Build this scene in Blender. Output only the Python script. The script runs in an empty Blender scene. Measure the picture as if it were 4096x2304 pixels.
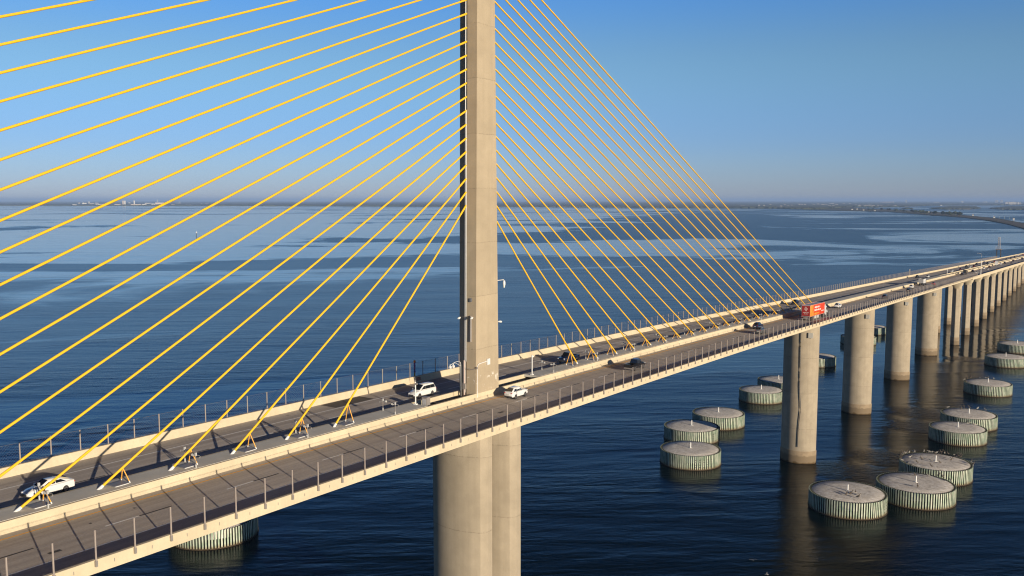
import bpy, bmesh, math, random
from mathutils import Vector, Matrix, noise as mnoise
R = math.radians
random.seed(7)
S = bpy.context.scene
COL = S.collection
ZW = -49.0                                   # water level; the deck at the pylon is z = 0
SUN_DIR = Vector((-0.40, -1.0, 0.216)).normalized()   # towards the sun

def zd(x):                                   # road level along the bridge
    s, q, xt = -0.02216, -4.03e-5, 131.0
    xc = min(x, xt)
    return s*xc + q*xc*xc + (s+2*q*xt)*(x-xc)
def slope(x):
    return -0.02216 + 2*-4.03e-5*min(x, 131.0)

# ------------------------------------------------------------------ materials
def new_mat(name):
    m = bpy.data.materials.new(name); m.use_nodes = True
    nt = m.node_tree; b = nt.nodes['Principled BSDF']
    return m, nt, b
def N(nt, t, **kw):
    n = nt.nodes.new(t)
    for k, v in kw.items():
        if k.startswith('i_'): n.inputs[k[2:].replace('_', ' ')].default_value = v
        else: setattr(n, k, v)
    return n
def mathn(nt, op, a, b=None, c=None):
    n = nt.nodes.new('ShaderNodeMath'); n.operation = op
    for i, v in enumerate((a, b, c)):
        if v is None: continue
        if isinstance(v, (int, float)): n.inputs[i].default_value = v
        else: nt.links.new(v, n.inputs[i])
    return n.outputs[0]
def mixc(nt, fac, a, b, mode='MIX'):
    n = nt.nodes.new('ShaderNodeMix'); n.data_type = 'RGBA'; n.blend_type = mode
    for sock, v in ((n.inputs[0], fac), (n.inputs[6], a), (n.inputs[7], b)):
        if isinstance(v, (int, float)): sock.default_value = v
        elif isinstance(v, tuple): sock.default_value = (*v[:3], 1)
        else: nt.links.new(v, sock)
    return n.outputs[2]
def ramp(nt, fac, lo, hi, interp='LINEAR'):
    n = nt.nodes.new('ShaderNodeMapRange'); n.interpolation_type = 'SMOOTHSTEP' if interp == 'S' else 'LINEAR'
    nt.links.new(fac, n.inputs[0]); n.inputs[1].default_value = lo; n.inputs[2].default_value = hi
    return n.outputs[0]
def coords(nt, scale=(1, 1, 1), kind='Object', loc=(0, 0, 0), rot=(0, 0, 0)):
    t = nt.nodes.new('ShaderNodeTexCoord'); mp = nt.nodes.new('ShaderNodeMapping')
    nt.links.new(t.outputs[kind], mp.inputs[0])
    mp.inputs['Scale'].default_value = scale; mp.inputs['Location'].default_value = loc; mp.inputs['Rotation'].default_value = rot
    return mp.outputs[0]
def wcoords(nt, lx, ly, ang, loc=(0, 0, 0)):       # metres per noise cell along and across a heading
    t = nt.nodes.new('ShaderNodeTexCoord'); mp = nt.nodes.new('ShaderNodeMapping'); mp.vector_type = 'TEXTURE'
    nt.links.new(t.outputs['Object'], mp.inputs[0]); mp.inputs['Scale'].default_value = (lx, ly, 1); mp.inputs['Rotation'].default_value = (0, 0, ang); mp.inputs['Location'].default_value = loc
    return mp.outputs[0]
def noise(nt, vec, scale=1, detail=3, rough=.55, dist=0):
    n = nt.nodes.new('ShaderNodeTexNoise'); n.inputs['Scale'].default_value = scale
    n.inputs['Detail'].default_value = detail; n.inputs['Roughness'].default_value = rough; n.inputs['Distortion'].default_value = dist
    nt.links.new(vec, n.inputs['Vector']); return n.outputs['Fac']
def bump(nt, b, h, strength, dist):
    n = nt.nodes.new('ShaderNodeBump'); n.inputs['Strength'].default_value = strength; n.inputs['Distance'].default_value = dist
    nt.links.new(h, n.inputs['Height']); nt.links.new(n.outputs[0], b.inputs['Normal'])

def plain(name, c, rough=.5, metal=0, var=.12, vs=3.0, coat=0):
    m, nt, b = new_mat(name)
    f = noise(nt, coords(nt), vs, 4)
    d = tuple(x*(1-var) for x in c); e = tuple(min(1, x*(1+var)) for x in c)
    nt.links.new(mixc(nt, f, d, e), b.inputs['Base Color'])
    b.inputs['Roughness'].default_value = rough; b.inputs['Metallic'].default_value = metal
    if coat: b.inputs['Coat Weight'].default_value = coat; b.inputs['Coat Roughness'].default_value = .08
    return m

def concrete(name, c, pour=0.0, line_k=.28, streak=.25, mottle=.18, tide=None, rough=.85, patch=None):
    m, nt, b = new_mat(name)
    col = mixc(nt, ramp(nt, noise(nt, coords(nt), .35, 5), .3, .7), tuple(x*(1-mottle) for x in c), tuple(x*(1+mottle*.6) for x in c))
    st = ramp(nt, noise(nt, coords(nt, (1.3, 1.3, .05)), 1.0, 5, .6), .42, .75)
    col = mixc(nt, mathn(nt, 'MULTIPLY', st, streak), col, tuple(x*.55 for x in c))
    fine = noise(nt, coords(nt), 4.0, 5)
    col = mixc(nt, mathn(nt, 'MULTIPLY', ramp(nt, fine, .35, .7), .16), col, tuple(x*.6 for x in c))
    if pour:
        t = nt.nodes.new('ShaderNodeTexCoord'); sp = nt.nodes.new('ShaderNodeSeparateXYZ'); nt.links.new(t.outputs['Object'], sp.inputs[0])
        wob = mathn(nt, 'MULTIPLY', noise(nt, coords(nt), .3, 3), .5)
        zz = mathn(nt, 'DIVIDE', mathn(nt, 'ADD', sp.outputs['Z'], wob), pour)
        wn = nt.nodes.new('ShaderNodeTexWhiteNoise'); wn.noise_dimensions = '1D'; nt.links.new(mathn(nt, 'FLOOR', zz), wn.inputs['W'])
        col = mixc(nt, mathn(nt, 'MULTIPLY', wn.outputs['Value'], .2), col, tuple(x*.62 for x in c))
        fr = mathn(nt, 'FRACT', zz)
        line = mathn(nt, 'LESS_THAN', fr, .12/pour)
        col = mixc(nt, mathn(nt, 'MULTIPLY', line, mathn(nt, 'MULTIPLY', ramp(nt, fine, .35, .6), line_k)), col, tuple(x*.4 for x in c))
    if tide:
        t = nt.nodes.new('ShaderNodeTexCoord'); sp = nt.nodes.new('ShaderNodeSeparateXYZ'); nt.links.new(t.outputs['Object'], sp.inputs[0])
        h = mathn(nt, 'ADD', sp.outputs['Z'], mathn(nt, 'MULTIPLY', noise(nt, coords(nt), .8, 4), -1.4))
        col = mixc(nt, ramp(nt, h, tide+.35, tide-.35, 'S'), col, (.21, .16, .105))
        col = mixc(nt, ramp(nt, h, -.1, -.6, 'S'), col, (.09, .06, .03))
    if patch:
        t = nt.nodes.new('ShaderNodeTexCoord'); sp = nt.nodes.new('ShaderNodeSeparateXYZ'); nt.links.new(t.outputs['Object'], sp.inputs[0])
        band = mathn(nt, 'MULTIPLY', ramp(nt, sp.outputs['Z'], patch[0], patch[0]+.4), ramp(nt, sp.outputs['Z'], patch[1], patch[1]-.8))
        pn = ramp(nt, noise(nt, coords(nt, loc=(3, 1, 2)), 1.1, 6, .65), .60, .66)
        col = mixc(nt, mathn(nt, 'MULTIPLY', band, mathn(nt, 'MULTIPLY', pn, .8)), col, (.72, .69, .62))
    nt.links.new(col, b.inputs['Base Color']); b.inputs['Roughness'].default_value = rough
    b.inputs['Specular IOR Level'].default_value = .25
    bump(nt, b, fine, .25, .03)
    return m

M = {}
M['cream'] = concrete('parapet_concrete', (.66, .565, .40), streak=.22, mottle=.1)
M['tan'] = concrete('pylon_concrete', (.46, .38, .27), pour=7.4, line_k=.45, streak=.25, mottle=.12, patch=(1.0, 4.0))
M['pier'] = concrete('pier_concrete', (.43, .365, .275), pour=10.5, streak=.3, mottle=.16, line_k=.6)
M['footing'] = concrete('tidal_concrete', (.36, .28, .19), streak=.35, mottle=.25, tide=1.7)
M['platform'] = concrete('median_concrete', (.64, .62, .57), streak=.1, mottle=.12)
M['girder'] = concrete('girder_concrete', (.50, .43, .31), streak=.2)
M['yellow'] = plain('cable_yellow', (.90, .52, .025), .38, var=.05, vs=.5)
M['strut_yellow'] = plain('strut_orange_yellow', (.80, .40, .06), .45, var=.1)
M['white_metal'] = plain('white_metal', (.74, .74, .73), .4, var=.06)
M['lamp_grey'] = plain('lamp_housing_grey', (.46, .46, .45), .45, var=.06)
M['grey_metal'] = plain('galvanised_metal', (.34, .31, .29), .5, .35, var=.12)
M['post'] = plain('fence_post_metal', (.36, .31, .28), .5, .2, var=.15)
M['wire'] = plain('netting_wire', (.22, .2, .2), .5, .4)
M['dark_metal'] = plain('dark_metal', (.05, .05, .055), .5, .2)
M['black'] = plain('black_rubber', (.018, .018, .02), .7, var=.2)
M['rim'] = plain('alloy_rim', (.35, .35, .36), .3, .8)
M['glass'] = plain('tinted_glass', (.012, .015, .02), .05, var=.05, coat=.5)
M['head'] = plain('headlamp_lens', (.8, .8, .82), .1, var=.03)
M['tail'] = plain('tail_lamp', (.45, .02, .02), .2, var=.05)
M['plate'] = plain('number_plate', (.6, .6, .58), .5)
M['roadmark_w'] = plain('white_road_paint', (.86, .85, .83), .7, var=.12, vs=1.5)
M['roadmark_y'] = plain('yellow_road_paint', (.86, .44, .05), .7, var=.12, vs=1.5)
M['roadmark_k'] = plain('black_road_paint', (.05, .045, .04), .7, var=.3)
M['hatch'] = plain('hatch_steel', (.27, .27, .28), .5, .3)
M['rust'] = plain('rusted_steel', (.06, .042, .024), .9, var=.5, vs=1.5)
M['emblem'] = plain('trailer_white_print', (.85, .78, .74), .45, var=.05)

def road_mat():
    m, nt, b = new_mat('road_concrete')
    base = mixc(nt, ramp(nt, noise(nt, coords(nt, (.06, .06, 1)), 1, 4), .3, .7), (.48, .43, .385), (.62, .56, .505))
    tr = ramp(nt, noise(nt, coords(nt, (.012, 1.1, 1)), 1.0, 4, .6), .38, .68)
    base = mixc(nt, mathn(nt, 'MULTIPLY', tr, .55), base, (.30, .25, .22))
    st = ramp(nt, noise(nt, coords(nt, (.25, 1.8, 1)), 1.0, 5, .65), .55, .8)
    base = mixc(nt, mathn(nt, 'MULTIPLY', st, .35), base, (.72, .66, .60))
    fine = noise(nt, coords(nt), 5.0, 5)
    base = mixc(nt, mathn(nt, 'MULTIPLY', ramp(nt, fine, .4, .7), .2), base, (.13, .11, .10))
    spots = ramp(nt, noise(nt, coords(nt, (.8, .8, 1)), 1.0, 2), .74, .78)
    base = mixc(nt, mathn(nt, 'MULTIPLY', spots, .5), base, (.09, .08, .07))
    nt.links.new(base, b.inputs['Base Color']); b.inputs['Roughness'].default_value = .8
    b.inputs['Specular IOR Level'].default_value = .3
    bump(nt, b, fine, .2, .02)
    return m
M['road'] = road_mat()
M['patch'] = plain('asphalt_repair', (.10, .085, .075), .9, var=.25, vs=1.0)

def pile_mat():
    m, nt, b = new_mat('sheet_pile_paint')
    v = coords(nt, (1.2, 1.2, .5))
    n1 = noise(nt, v, 1.0, 4)
    col = mixc(nt, ramp(nt, n1, .35, .65), (.27, .37, .27), (.58, .62, .51))
    n2 = ramp(nt, noise(nt, coords(nt, (2.5, 2.5, .4), loc=(5, 2, 0)), 1.0, 4), .56, .70)
    col = mixc(nt, mathn(nt, 'MULTIPLY', n2, .7), col, (.70, .68, .58))
    t = nt.nodes.new('ShaderNodeTexCoord'); sp = nt.nodes.new('ShaderNodeSeparateXYZ'); nt.links.new(t.outputs['Object'], sp.inputs[0])
    h = mathn(nt, 'ADD', sp.outputs['Z'], mathn(nt, 'MULTIPLY', noise(nt, coords(nt, (1.5, 1.5, .8)), 1.0, 4), -1.6))
    col = mixc(nt, mathn(nt, 'MULTIPLY', ramp(nt, h, .4, -.7, 'S'), .7), col, (.24, .15, .06))
    nt.links.new(col, b.inputs['Base Color']); b.inputs['Roughness'].default_value = .75
    bump(nt, b, noise(nt, coords(nt), 6, 4), .2, .02)
    return m
M['pile'] = pile_mat()
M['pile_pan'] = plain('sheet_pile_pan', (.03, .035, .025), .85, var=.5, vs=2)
def cap_mat():
    m, nt, b = new_mat('dolphin_cap_concrete')
    col = mixc(nt, ramp(nt, noise(nt, coords(nt), .5, 5), .3, .7), (.60, .555, .51), (.78, .73, .68))
    # pale droppings streaked outwards from the middle
    g = nt.nodes.new('ShaderNodeTexCoord'); sp = nt.nodes.new('ShaderNodeSeparateXYZ'); nt.links.new(g.outputs['Object'], sp.inputs[0])
    ang = mathn(nt, 'ARCTAN2', sp.outputs['Y'], sp.outputs['X'])
    rad = mathn(nt, 'SQRT', mathn(nt, 'ADD', mathn(nt, 'POWER', sp.outputs['X'], 2), mathn(nt, 'POWER', sp.outputs['Y'], 2)))
    cb = nt.nodes.new('ShaderNodeCombineXYZ'); nt.links.new(mathn(nt, 'MULTIPLY', ang, 9.0), cb.inputs[0]); nt.links.new(mathn(nt, 'MULTIPLY', rad, .8), cb.inputs[1])
    oi = nt.nodes.new('ShaderNodeObjectInfo'); nt.links.new(mathn(nt, 'MULTIPLY', oi.outputs['Random'], 50), cb.inputs[2])
    dr = ramp(nt, noise(nt, cb.outputs[0], 1.0, 5, .7), .50, .62)
    col = mixc(nt, mathn(nt, 'MULTIPLY', dr, .8), col, (.92, .90, .87))
    dk = ramp(nt, noise(nt, coords(nt), 1.1, 5, .65), .54, .70)
    col = mixc(nt, mathn(nt, 'MULTIPLY', dk, .75), col, (.33, .30, .28))
    nt.links.new(col, b.inputs['Base Color']); b.inputs['Roughness'].default_value = .9
    bump(nt, b, noise(nt, coords(nt), 5, 4), .5, .05)
    return m
M['cap'] = cap_mat()

def paint(name, c, metal=0.0):
    m = plain('paint_'+name, c, .28, metal, var=.04, vs=2.0, coat=.7); return m
PAINT = {'white': (.78, .78, .77), 'black': (.012, .012, .014), 'navy': (.012, .018, .045), 'blue': (.02, .035, .12), 'dark': (.025, .027, .032), 'red': (.38, .03, .02),
         'maroon': (.13, .015, .015), 'silver': (.42, .42, .43), 'grey': (.12, .12, .125), 'orange': (.55, .09, .03), 'brown': (.10, .055, .035)}
for k, v in PAINT.items(): M['p_'+k] = paint(k, v)

# ------------------------------------------------------------------ mesh building
class MB:
    def __init__(s): s.v = []; s.f = []; s.m = []
    def add(s, vs, fs, mi=0):
        o = len(s.v); s.v += [tuple(p) for p in vs]
        for f in fs: s.f.append(tuple(i+o for i in f)); s.m.append(mi)
    def box(s, c, d, mi=0, rot=None):
        x, y, z = (a/2 for a in d); P = []
        for sx, sy, sz in ((-1,-1,-1),(1,-1,-1),(1,1,-1),(-1,1,-1),(-1,-1,1),(1,-1,1),(1,1,1),(-1,1,1)):
            p = Vector((sx*x, sy*y, sz*z))
            if rot: p = rot @ p
            P.append(p+Vector(c))
        s.add(P, [(0,3,2,1),(4,5,6,7),(0,1,5,4),(1,2,6,5),(2,3,7,6),(3,0,4,7)], mi)
    def rings(s, rs, mi=0, caps=True, closed=True):
        n = len(rs[0]); V = [p for r in rs for p in r]; F = []
        for i in range(len(rs)-1):
            for j in range(n if closed else n-1):
                a = i*n+j; b = i*n+(j+1) % n
                F.append((a, b, b+n, a+n))
        if caps and closed:
            F.append(tuple(range(n-1, -1, -1))); F.append(tuple((len(rs)-1)*n+j for j in range(n)))
        s.add(V, F, mi)
    def tube(s, pts, rad, n=8, mi=0, caps=True):
        pts = [Vector(p) for p in pts]; rads = rad if isinstance(rad, (list, tuple)) else [rad]*len(pts)
        rs = []
        for i, p in enumerate(pts):
            t = (pts[min(i+1, len(pts)-1)]-pts[max(i-1, 0)]).normalized()
            a = t.cross(Vector((0, 0, 1)))
            if a.length < 1e-3: a = t.cross(Vector((0, 1, 0)))
            a.normalize(); b = a.cross(t)
            rs.append([p+(a*math.cos(2*math.pi*k/n)+b*math.sin(2*math.pi*k/n))*rads[i] for k in range(n)])
        s.rings(rs, mi, caps)
    def poly(s, pts, mi=0): s.add(pts, [tuple(range(len(pts)))], mi)
    def mesh(s, name, mats, smooth=False):
        me = bpy.data.meshes.new(name); me.from_pydata(s.v, [], s.f)
        for m in (mats if isinstance(mats, (list, tuple)) else [mats]): me.materials.append(m)
        me.polygons.foreach_set('material_index', s.m)
        if smooth:
            me.polygons.foreach_set('use_smooth', [True]*len(s.f)); me.update()
            me.set_sharp_from_angle(angle=R(smooth if smooth is not True else 35))
        me.update(); return me
    def build(s, name, mats, parent=None, smooth=False, loc=(0, 0, 0)):
        return link(name, s.mesh(name, mats, smooth), parent, loc)
def link(name, data, parent=None, loc=(0, 0, 0)):
    o = bpy.data.objects.new(name, data); COL.objects.link(o); o.location = loc
    if parent: o.parent = parent
    return o
def tag(o, label=None, cat=None, group=None, kind=None):
    for k, v in (('label', label), ('category', cat), ('group', group), ('kind', kind)):
        if v: o[k] = v
    return o
def thing(name, label, cat, loc=(0, 0, 0), group=None, kind=None):
    return tag(link(name, None, None, loc), label, cat, group, kind)
def copy_tree(o, parent=None):
    c = o.copy(); COL.objects.link(c); c.parent = parent
    for ch in list(o.children): copy_tree(ch, c)
    return c
def xs(a, b, step):
    n = max(1, round((b-a)/step)); return [a+(b-a)*i/n for i in range(n+1)]
def sweep(mb, prof, a, b, step=6, mi=0, dz=0.0, closed=True):   # profile (y, z) swept along the road
    mb.rings([[(x, y, zd(x)+z+dz) for y, z in prof] for x in xs(a, b, step)], mi, True, closed)

XL, XM, XE = -275.0, 424.6, 1400.0      # bridge start, end of the cable-stayed deck, end of the viaduct

# ------------------------------------------------------------------ cable-stayed bridge
bridge = thing('cable_stayed_bridge', 'long concrete cable-stayed bridge with one tall pylon and a fan of yellow cables', 'bridge', (0, 0, ZW))
BO = Vector((0, 0, -ZW))                # shift from world to the bridge's own space
def bpart(mb, name, mats, parent=None, smooth=False):
    o = mb.build(name, mats, parent or bridge, smooth)
    o.location = BO if (parent is None or parent is bridge) else (0, 0, 0)
    return o
g = MB()
sweep(g, [(-14.70, -.05), (-14.70, -.10), (-13.8, -.5), (-7.0, -1.3), (-5.0, -4.2), (5.0, -4.2), (7.0, -1.3), (14.08, -.60), (14.08, -.05)], XL, XM)
bpart(g, 'deck_girder', M['girder'])
g = MB(); sweep(g, [(-14.2, -.02), (-14.5, .86), (-14.82, .86), (-14.82, -.13), (-14.74, -.13), (-14.74, -.02)], XL, XM)
for x in xs(-80, 420, 3.1):              # scupper notches on the outer face
    g.box((x+1.55, -14.83, zd(x+1.55)+.42), (.05, .02, .26), 1)
near_par = bpart(g, 'parapet', [M['cream'], M['grey_metal']])
g = MB(); sweep(g, [(13.32, -.02), (13.72, .90), (14.05, .90), (14.05, -.02)], XL, XM)
far_par = bpart(g, 'parapet', M['cream'])
g = MB()
for k in range(9):
    x = 2.65+k*.11; g.tube([(x, 13.42, zd(x)+.28), (x+.09*(-1)**k, 13.50, zd(x)+.48), (x+.05, 13.60, zd(x)+.72)], .03, 5)
o = bpart(g, 'painted_scrawl', plain('red_spray_paint', (.42, .03, .03), .7), far_par)
for sy in (-1, 1):
    g = MB(); sweep(g, [(sy*1.98, -.02), (sy*1.80, .30), (sy*1.76, .93), (sy*1.46, .93), (sy*1.46, -.02)], XL, XM)
    bpart(g, 'median_barrier', M['cream'])
for a, b in ((XL, -13.2), (14.3, XM)):
    g = MB(); sweep(g, [(-1.45, .955), (1.45, .955), (1.45, .60), (-1.45, .60)], a, b)
    bpart(g, 'median_platform', M['platform'])
g = MB(); sweep(g, [(-1.45, .08), (1.45, .08), (1.45, 0), (-1.45, 0)], -13.2, 14.3)
for i in range(14):
    x = random.uniform(-12, -4) if i % 2 else random.uniform(4, 13)
    g.box((x, random.uniform(-1.1, 1.1), zd(x)+.16), (random.uniform(.3, 1.2), random.uniform(.15, .5), .16), 0, Matrix.Rotation(random.uniform(0, 3), 3, 'Z'))
bpart(g, 'median_channel', M['dark_metal'])

# pylon: tapering section with a slot for the cables
def pyl_ring(t, z):
    L = 3.02+(2.36-3.02)*t; Rr = 2.62+(1.80-2.62)*t; e = -0.10
    return [(-L, -1.76, z), (-L-.06, -.20, z), (-L+.42, -.20, z), (-L+.42, .30, z), (-L+.95, 1.78, z),
            (Rr-.85, 1.78, z), (Rr-.4, .25, z), (Rr-.4, -.20, z), (Rr+.06, -.20, z), (Rr, -1.76, z)]
g = MB(); g.rings([pyl_ring(z/55., z) for z in [-3]+list(range(4, 75, 7))+[74.0]])
pylon = bpart(g, 'pylon', M['tan'])
g = MB(); g.tube([(-3.0, .12, 1.0), (-2.30, .12, 60), (-2.2, .12, 73)], .075, 8); g.tube([(-2.99, -.08, 5.4), (-2.6, -.08, 40)], .05, 6)
bpart(g, 'conduit_pipe', M['white_metal'], pylon)
g = MB(); g.tube([(-3.25, .05, .6), (-3.22, .05, 5.6)], .13, 8); bpart(g, 'conduit_pipe', plain('pinkish_pipe', (.5, .4, .36), .5), pylon)
g = MB(); g.box((-3.3, -.02, 1.95), (.34, .42, .8)); bpart(g, 'junction_box', M['grey_metal'], pylon)
g = MB(); g.box((-3.05, -1.0, 14.1), (.10, .35, .5)); bpart(g, 'access_plate', M['hatch'], pylon)
g = MB(); g.tube([(-3.12, -1.0, 8.3), (-3.06, -1.0, 11.9)], .14, 10); bpart(g, 'light_tube', M['grey_metal'], pylon)

# stay cables: 21 pairs in one plane
def cable(i, side):
    xb = side*(28.70+7.315*i); zb = zd(xb)+.955; zt = 26.86+1.85*i
    xt = side*(3.10-.62*zt/55.) - .12
    a, b = Vector((xb, 0, zb)), Vector((xt, 0, zt)); d = (b-a).normalized()
    g = MB(); L = (b-a).length
    g.tube([a+d*.40, b-d*1.0], .116, 10); g.tube([b-d*1.5, b+d*.5], .135, 10)
    c = bpart(g, 'stay_cable', M['yellow'], None, 60)
    g = MB(); g.tube([a-d*.35, a+d*.42], .15, 10); bpart(g, 'anchor_sleeve', M['white_metal'], c, 60)
    g = MB(); g.box((xb-side*1.75, -.15, zb+.03), (1.5, 1.2, .08)); g.box((xb-side*1.75, -.765, zb+.02), (1.3, .03, .05), 1)
    bpart(g, 'hatch', [M['hatch'], M['white_metal']], c)
    h = 2.35/abs(d.x)
    p = a+d*h
    for sy in (-1, 1):
        f = Vector((p.x-side*.25, sy*.68, zb))
        g = MB(); g.tube([p, f+(p-f)*.11], .052, 8); g.tube([f+(p-f)*.12, f], .06, 8, 1)
        bpart(g, 'strut', [M['strut_yellow'], M['white_metal']], c, 60)
for side in (-1, 1):
    for i in range(21): cable(i, side)

# piers: broad walls with bowed faces and cut corners
def pier_ring(x, b, z, T=1.75, e=.62, grow=0.0, cut=.8):
    n = 19; pts = []
    yb = b-.65
    def bow(y): return e+cut + (T-e-cut)*(1-abs(y/yb)**2.2)
    for k in range(n):
        y = yb-2*yb*k/(n-1); pts.append((x-bow(y)-grow, y, z))
    pts += [(x-e-grow, -b-grow, z), (x+e+grow, -b-grow, z)]
    for k in range(n):
        y = -yb+2*yb*k/(n-1); pts.append((x+bow(y)+grow, y, z))
    pts += [(x+e+grow, b+grow, z), (x-e-grow, b+grow, z)]
    return pts
def pier(x, b, T=1.75, foot=3.7, e=.62):
    g = MB(); g.rings([pier_ring(0, b, z, T, e) for z in xs(foot, zd(x)-ZW-.9, 12)])
    o2 = g.mesh('pier', M['pier'], 12)
    o = link('pier', o2, bridge, (x, -.33 if b > 4.8 else 0, 0))
    g = MB(); g.rings([pier_ring(0, b, z, T, e, .12) for z in (-3, foot)]); g.build('footing', M['footing'], o, 32)
    return o
mp = []
for x in (-3.95, 3.3): mp.append(pier(x, 4.75, 2.45, .5, .55))
side = [pier(x, 4.97, 3.35) for x in (161.6, 234.8, 308.7, 382.3)]
for p in side:
    g = MB(); g.box((-2.66, -3.3, zd(p.location.x)-ZW-6.4), (.25, 1.3, 1.5), 0); g.box((-2.93, -2.55, zd(p.location.x)-ZW-6.4), (.25, .25, 1.5), 1)
    g.build('name_plate', [M['platform'], M['dark_metal']], p)
p = side[0]; g = MB(); zt = zd(161.6)-ZW-4
pts = [(-3.5+.0*z, -.75+.05*math.sin(z*.4)-(.55*math.exp(-((z-17)/4.0)**2)), z) for z in xs(5.0, zt, 1.5)]
g.tube(pts, .10, 6); g.build('drain_pipe', M['dark_metal'], p, 60)

# ------------------------------------------------------------------ approach viaduct beyond the cable-stayed deck
via = thing('approach_viaduct', 'approach viaduct of paired decks on rows of slim concrete columns, beyond the yellow cables', 'bridge', (0, 0, ZW))
def vpart(mb, name, mats, parent=None, smooth=False):
    o = mb.build(name, mats, parent or via, smooth)
    if parent is None: o.location = BO
    return o
for sy in (-1, 1):
    y0 = -14.78 if sy < 0 else 14.05; yi = sy*1.25; yc = sy*7.65
    g = MB(); pr = [(y0, -.05), (y0, -.62), (yc+sy*3.2, -1.1), (yc+sy*2.3, -2.6), (yc-sy*2.3, -2.6), (yc-sy*3.2, -1.1), (yi, -.5), (yi, -.05)]
    sweep(g, pr if sy > 0 else pr, XM+.15, XE, 12); vpart(g, 'deck_girder', M['girder'])
    g = MB(); sweep(g, [(sy*1.98, -.02), (sy*1.80, .30), (sy*1.76, .93), (sy*1.36, .93), (sy*1.27, .2), (sy*1.27, -.02)], XM+.15, XE, 12); vpart(g, 'median_barrier', M['cream'])
g = MB(); sweep(g, [(-14.2, -.02), (-14.5, .90), (-14.9, .90), (-14.9, -.75), (-14.79, -.75), (-14.79, -.02)], XM+.15, XE, 12); vpart(g, 'parapet', M['cream'])
g = MB(); sweep(g, [(13.32, -.02), (13.72, .90), (14.1, .90), (14.1, -.02)], XM+.15, XE, 12); vpart(g, 'parapet', M['cream'])
g = MB(); sweep(g, [(-1.2, .80), (1.2, .80), (1.2, .6), (-1.2, .6)], XM+.15, XM+22, 6); vpart(g, 'median_platform', M['platform'])
def col_ring(k, z):
    return [(x*k, y*k, z) for x, y in ((-2.0,.10),(-2.0,-.10),(-1.12,-1.5),(-.95,-1.72),(-.6,-2.0),(.6,-2.0),(.95,-1.72),(1.12,-1.5),(2.0,-.1),(2.0,.1),(1.12,1.5),(.95,1.72),(.6,2.0),(-.6,2.0),(-.95,1.72),(-1.12,1.5))]
def oct_ring(rx, ry, z, n=20):
    r = []
    for k in range(n):
        a = 2*math.pi*k/n; c, s_ = math.cos(a), math.sin(a)
        r.append((rx*math.copysign(abs(c)**.75, c), ry*math.copysign(abs(s_)**.75, s_), z))
    return r
for k in range(23):
    x = XM+42.75*k
    for yc in (-7.65, 7.65):
        h = zd(x)-ZW-2.5
        if h < 5: continue
        g = MB(); g.rings([col_ring(1.0, z) for z in xs(-3, h-3.0, 10)])
        c = g.build('column', M['pier'], via, 14, (x, yc, 0))
        g = MB(); g.rings([oct_ring(1.82, 2.02, h-3.0), oct_ring(1.86, 2.15, h-2.2), oct_ring(1.95, 2.9, h-.9), oct_ring(1.98, 3.0, h)]) 
        g.build('capital', M['girder'], c, 40)
        g = MB(); g.rings([col_ring(1.06, -3), col_ring(1.06, 4.2)]); g.build('footing', M['footing'], c, 40)

# ------------------------------------------------------------------ roads on the deck
def road(y0, y1, name, label):
    g = MB(); g.rings([[(x, y0, zd(x)+.004), (x, y1, zd(x)+.004)] for x in xs(XL, XE, 6)], 0, False, False)
    if y0 > y1: pass
    o = g.build(name, M['road']); tag(o, label, 'road', None, 'structure'); return o
near_road = road(-14.1, -1.9, 'road', 'grey concrete roadway on the near side of the median with traffic heading to the far shore')
far_road = road(1.9, 13.4, 'road', 'grey concrete roadway on the far side of the median beyond the yellow cables')
def mark(y, w, mat, parent, spans=None, name='lane_marking'):
    g = MB()
    for a, b in (spans or [(XL, XE)]):
        g.rings([[(x, y-w/2, zd(x)+.009), (x, y+w/2, zd(x)+.009)] for x in xs(a, b, 6)], 0, False, False)
    g.build(name, mat, parent)
mark(-3.02, .20, M['roadmark_y'], near_road); mark(-10.36, .20, M['roadmark_w'], near_road)
dw = [(-61.7+12.2*k, -58.6+12.2*k) for k in range(-14, 110)]; dk = [(-58.55+12.2*k, -55.4+12.2*k) for k in range(-14, 110)]
mark(-6.76, .20, M['roadmark_w'], near_road, dw); mark(-6.76, .20, M['roadmark_k'], near_road, dk)
mark(2.85, .2, M['roadmark_y'], far_road); mark(9.95, .2, M['roadmark_w'], far_road)
mark(6.4, .20, M['roadmark_w'], far_road, [(a+2, b+2) for a, b in dw]); mark(6.4, .20, M['roadmark_k'], far_road, [(a+2, b+2) for a, b in dk])
def decal(pts, mat, parent, name):
    g = MB(); g.poly([(x, y, zd(x)+.014) for x, y in pts]); g.build(name, mat, parent)
decal([(-18.0, 10.3), (-10.5, 10.3), (-10.5, 13.1), (-18.0, 13.1)], M['patch'], far_road, 'asphalt_patch')
decal([(-67.6, -8.6), (-66.6, -8.6), (-66.6, -9.0), (-67.6, -9.0)], M['roadmark_k'], near_road, 'drain_grate')
decal([(-7.8, -8.6), (-6.6, -8.6), (-6.6, -9.1), (-7.8, -9.1)], M['roadmark_k'], near_road, 'drain_grate')
for (x, y) in ((-62, -5.2), (-57.6, -4.6), (-30, -8.6), (-22, -4.4), (20, -9.2), (13, -8.9), (46, -4.2)):
    decal([(x+random.uniform(.1, .3)*math.cos(a), y+random.uniform(.08, .2)*math.sin(a)) for a in [k*1.05 for k in range(6)]], M['patch'], near_road, 'oil_stain')

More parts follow.
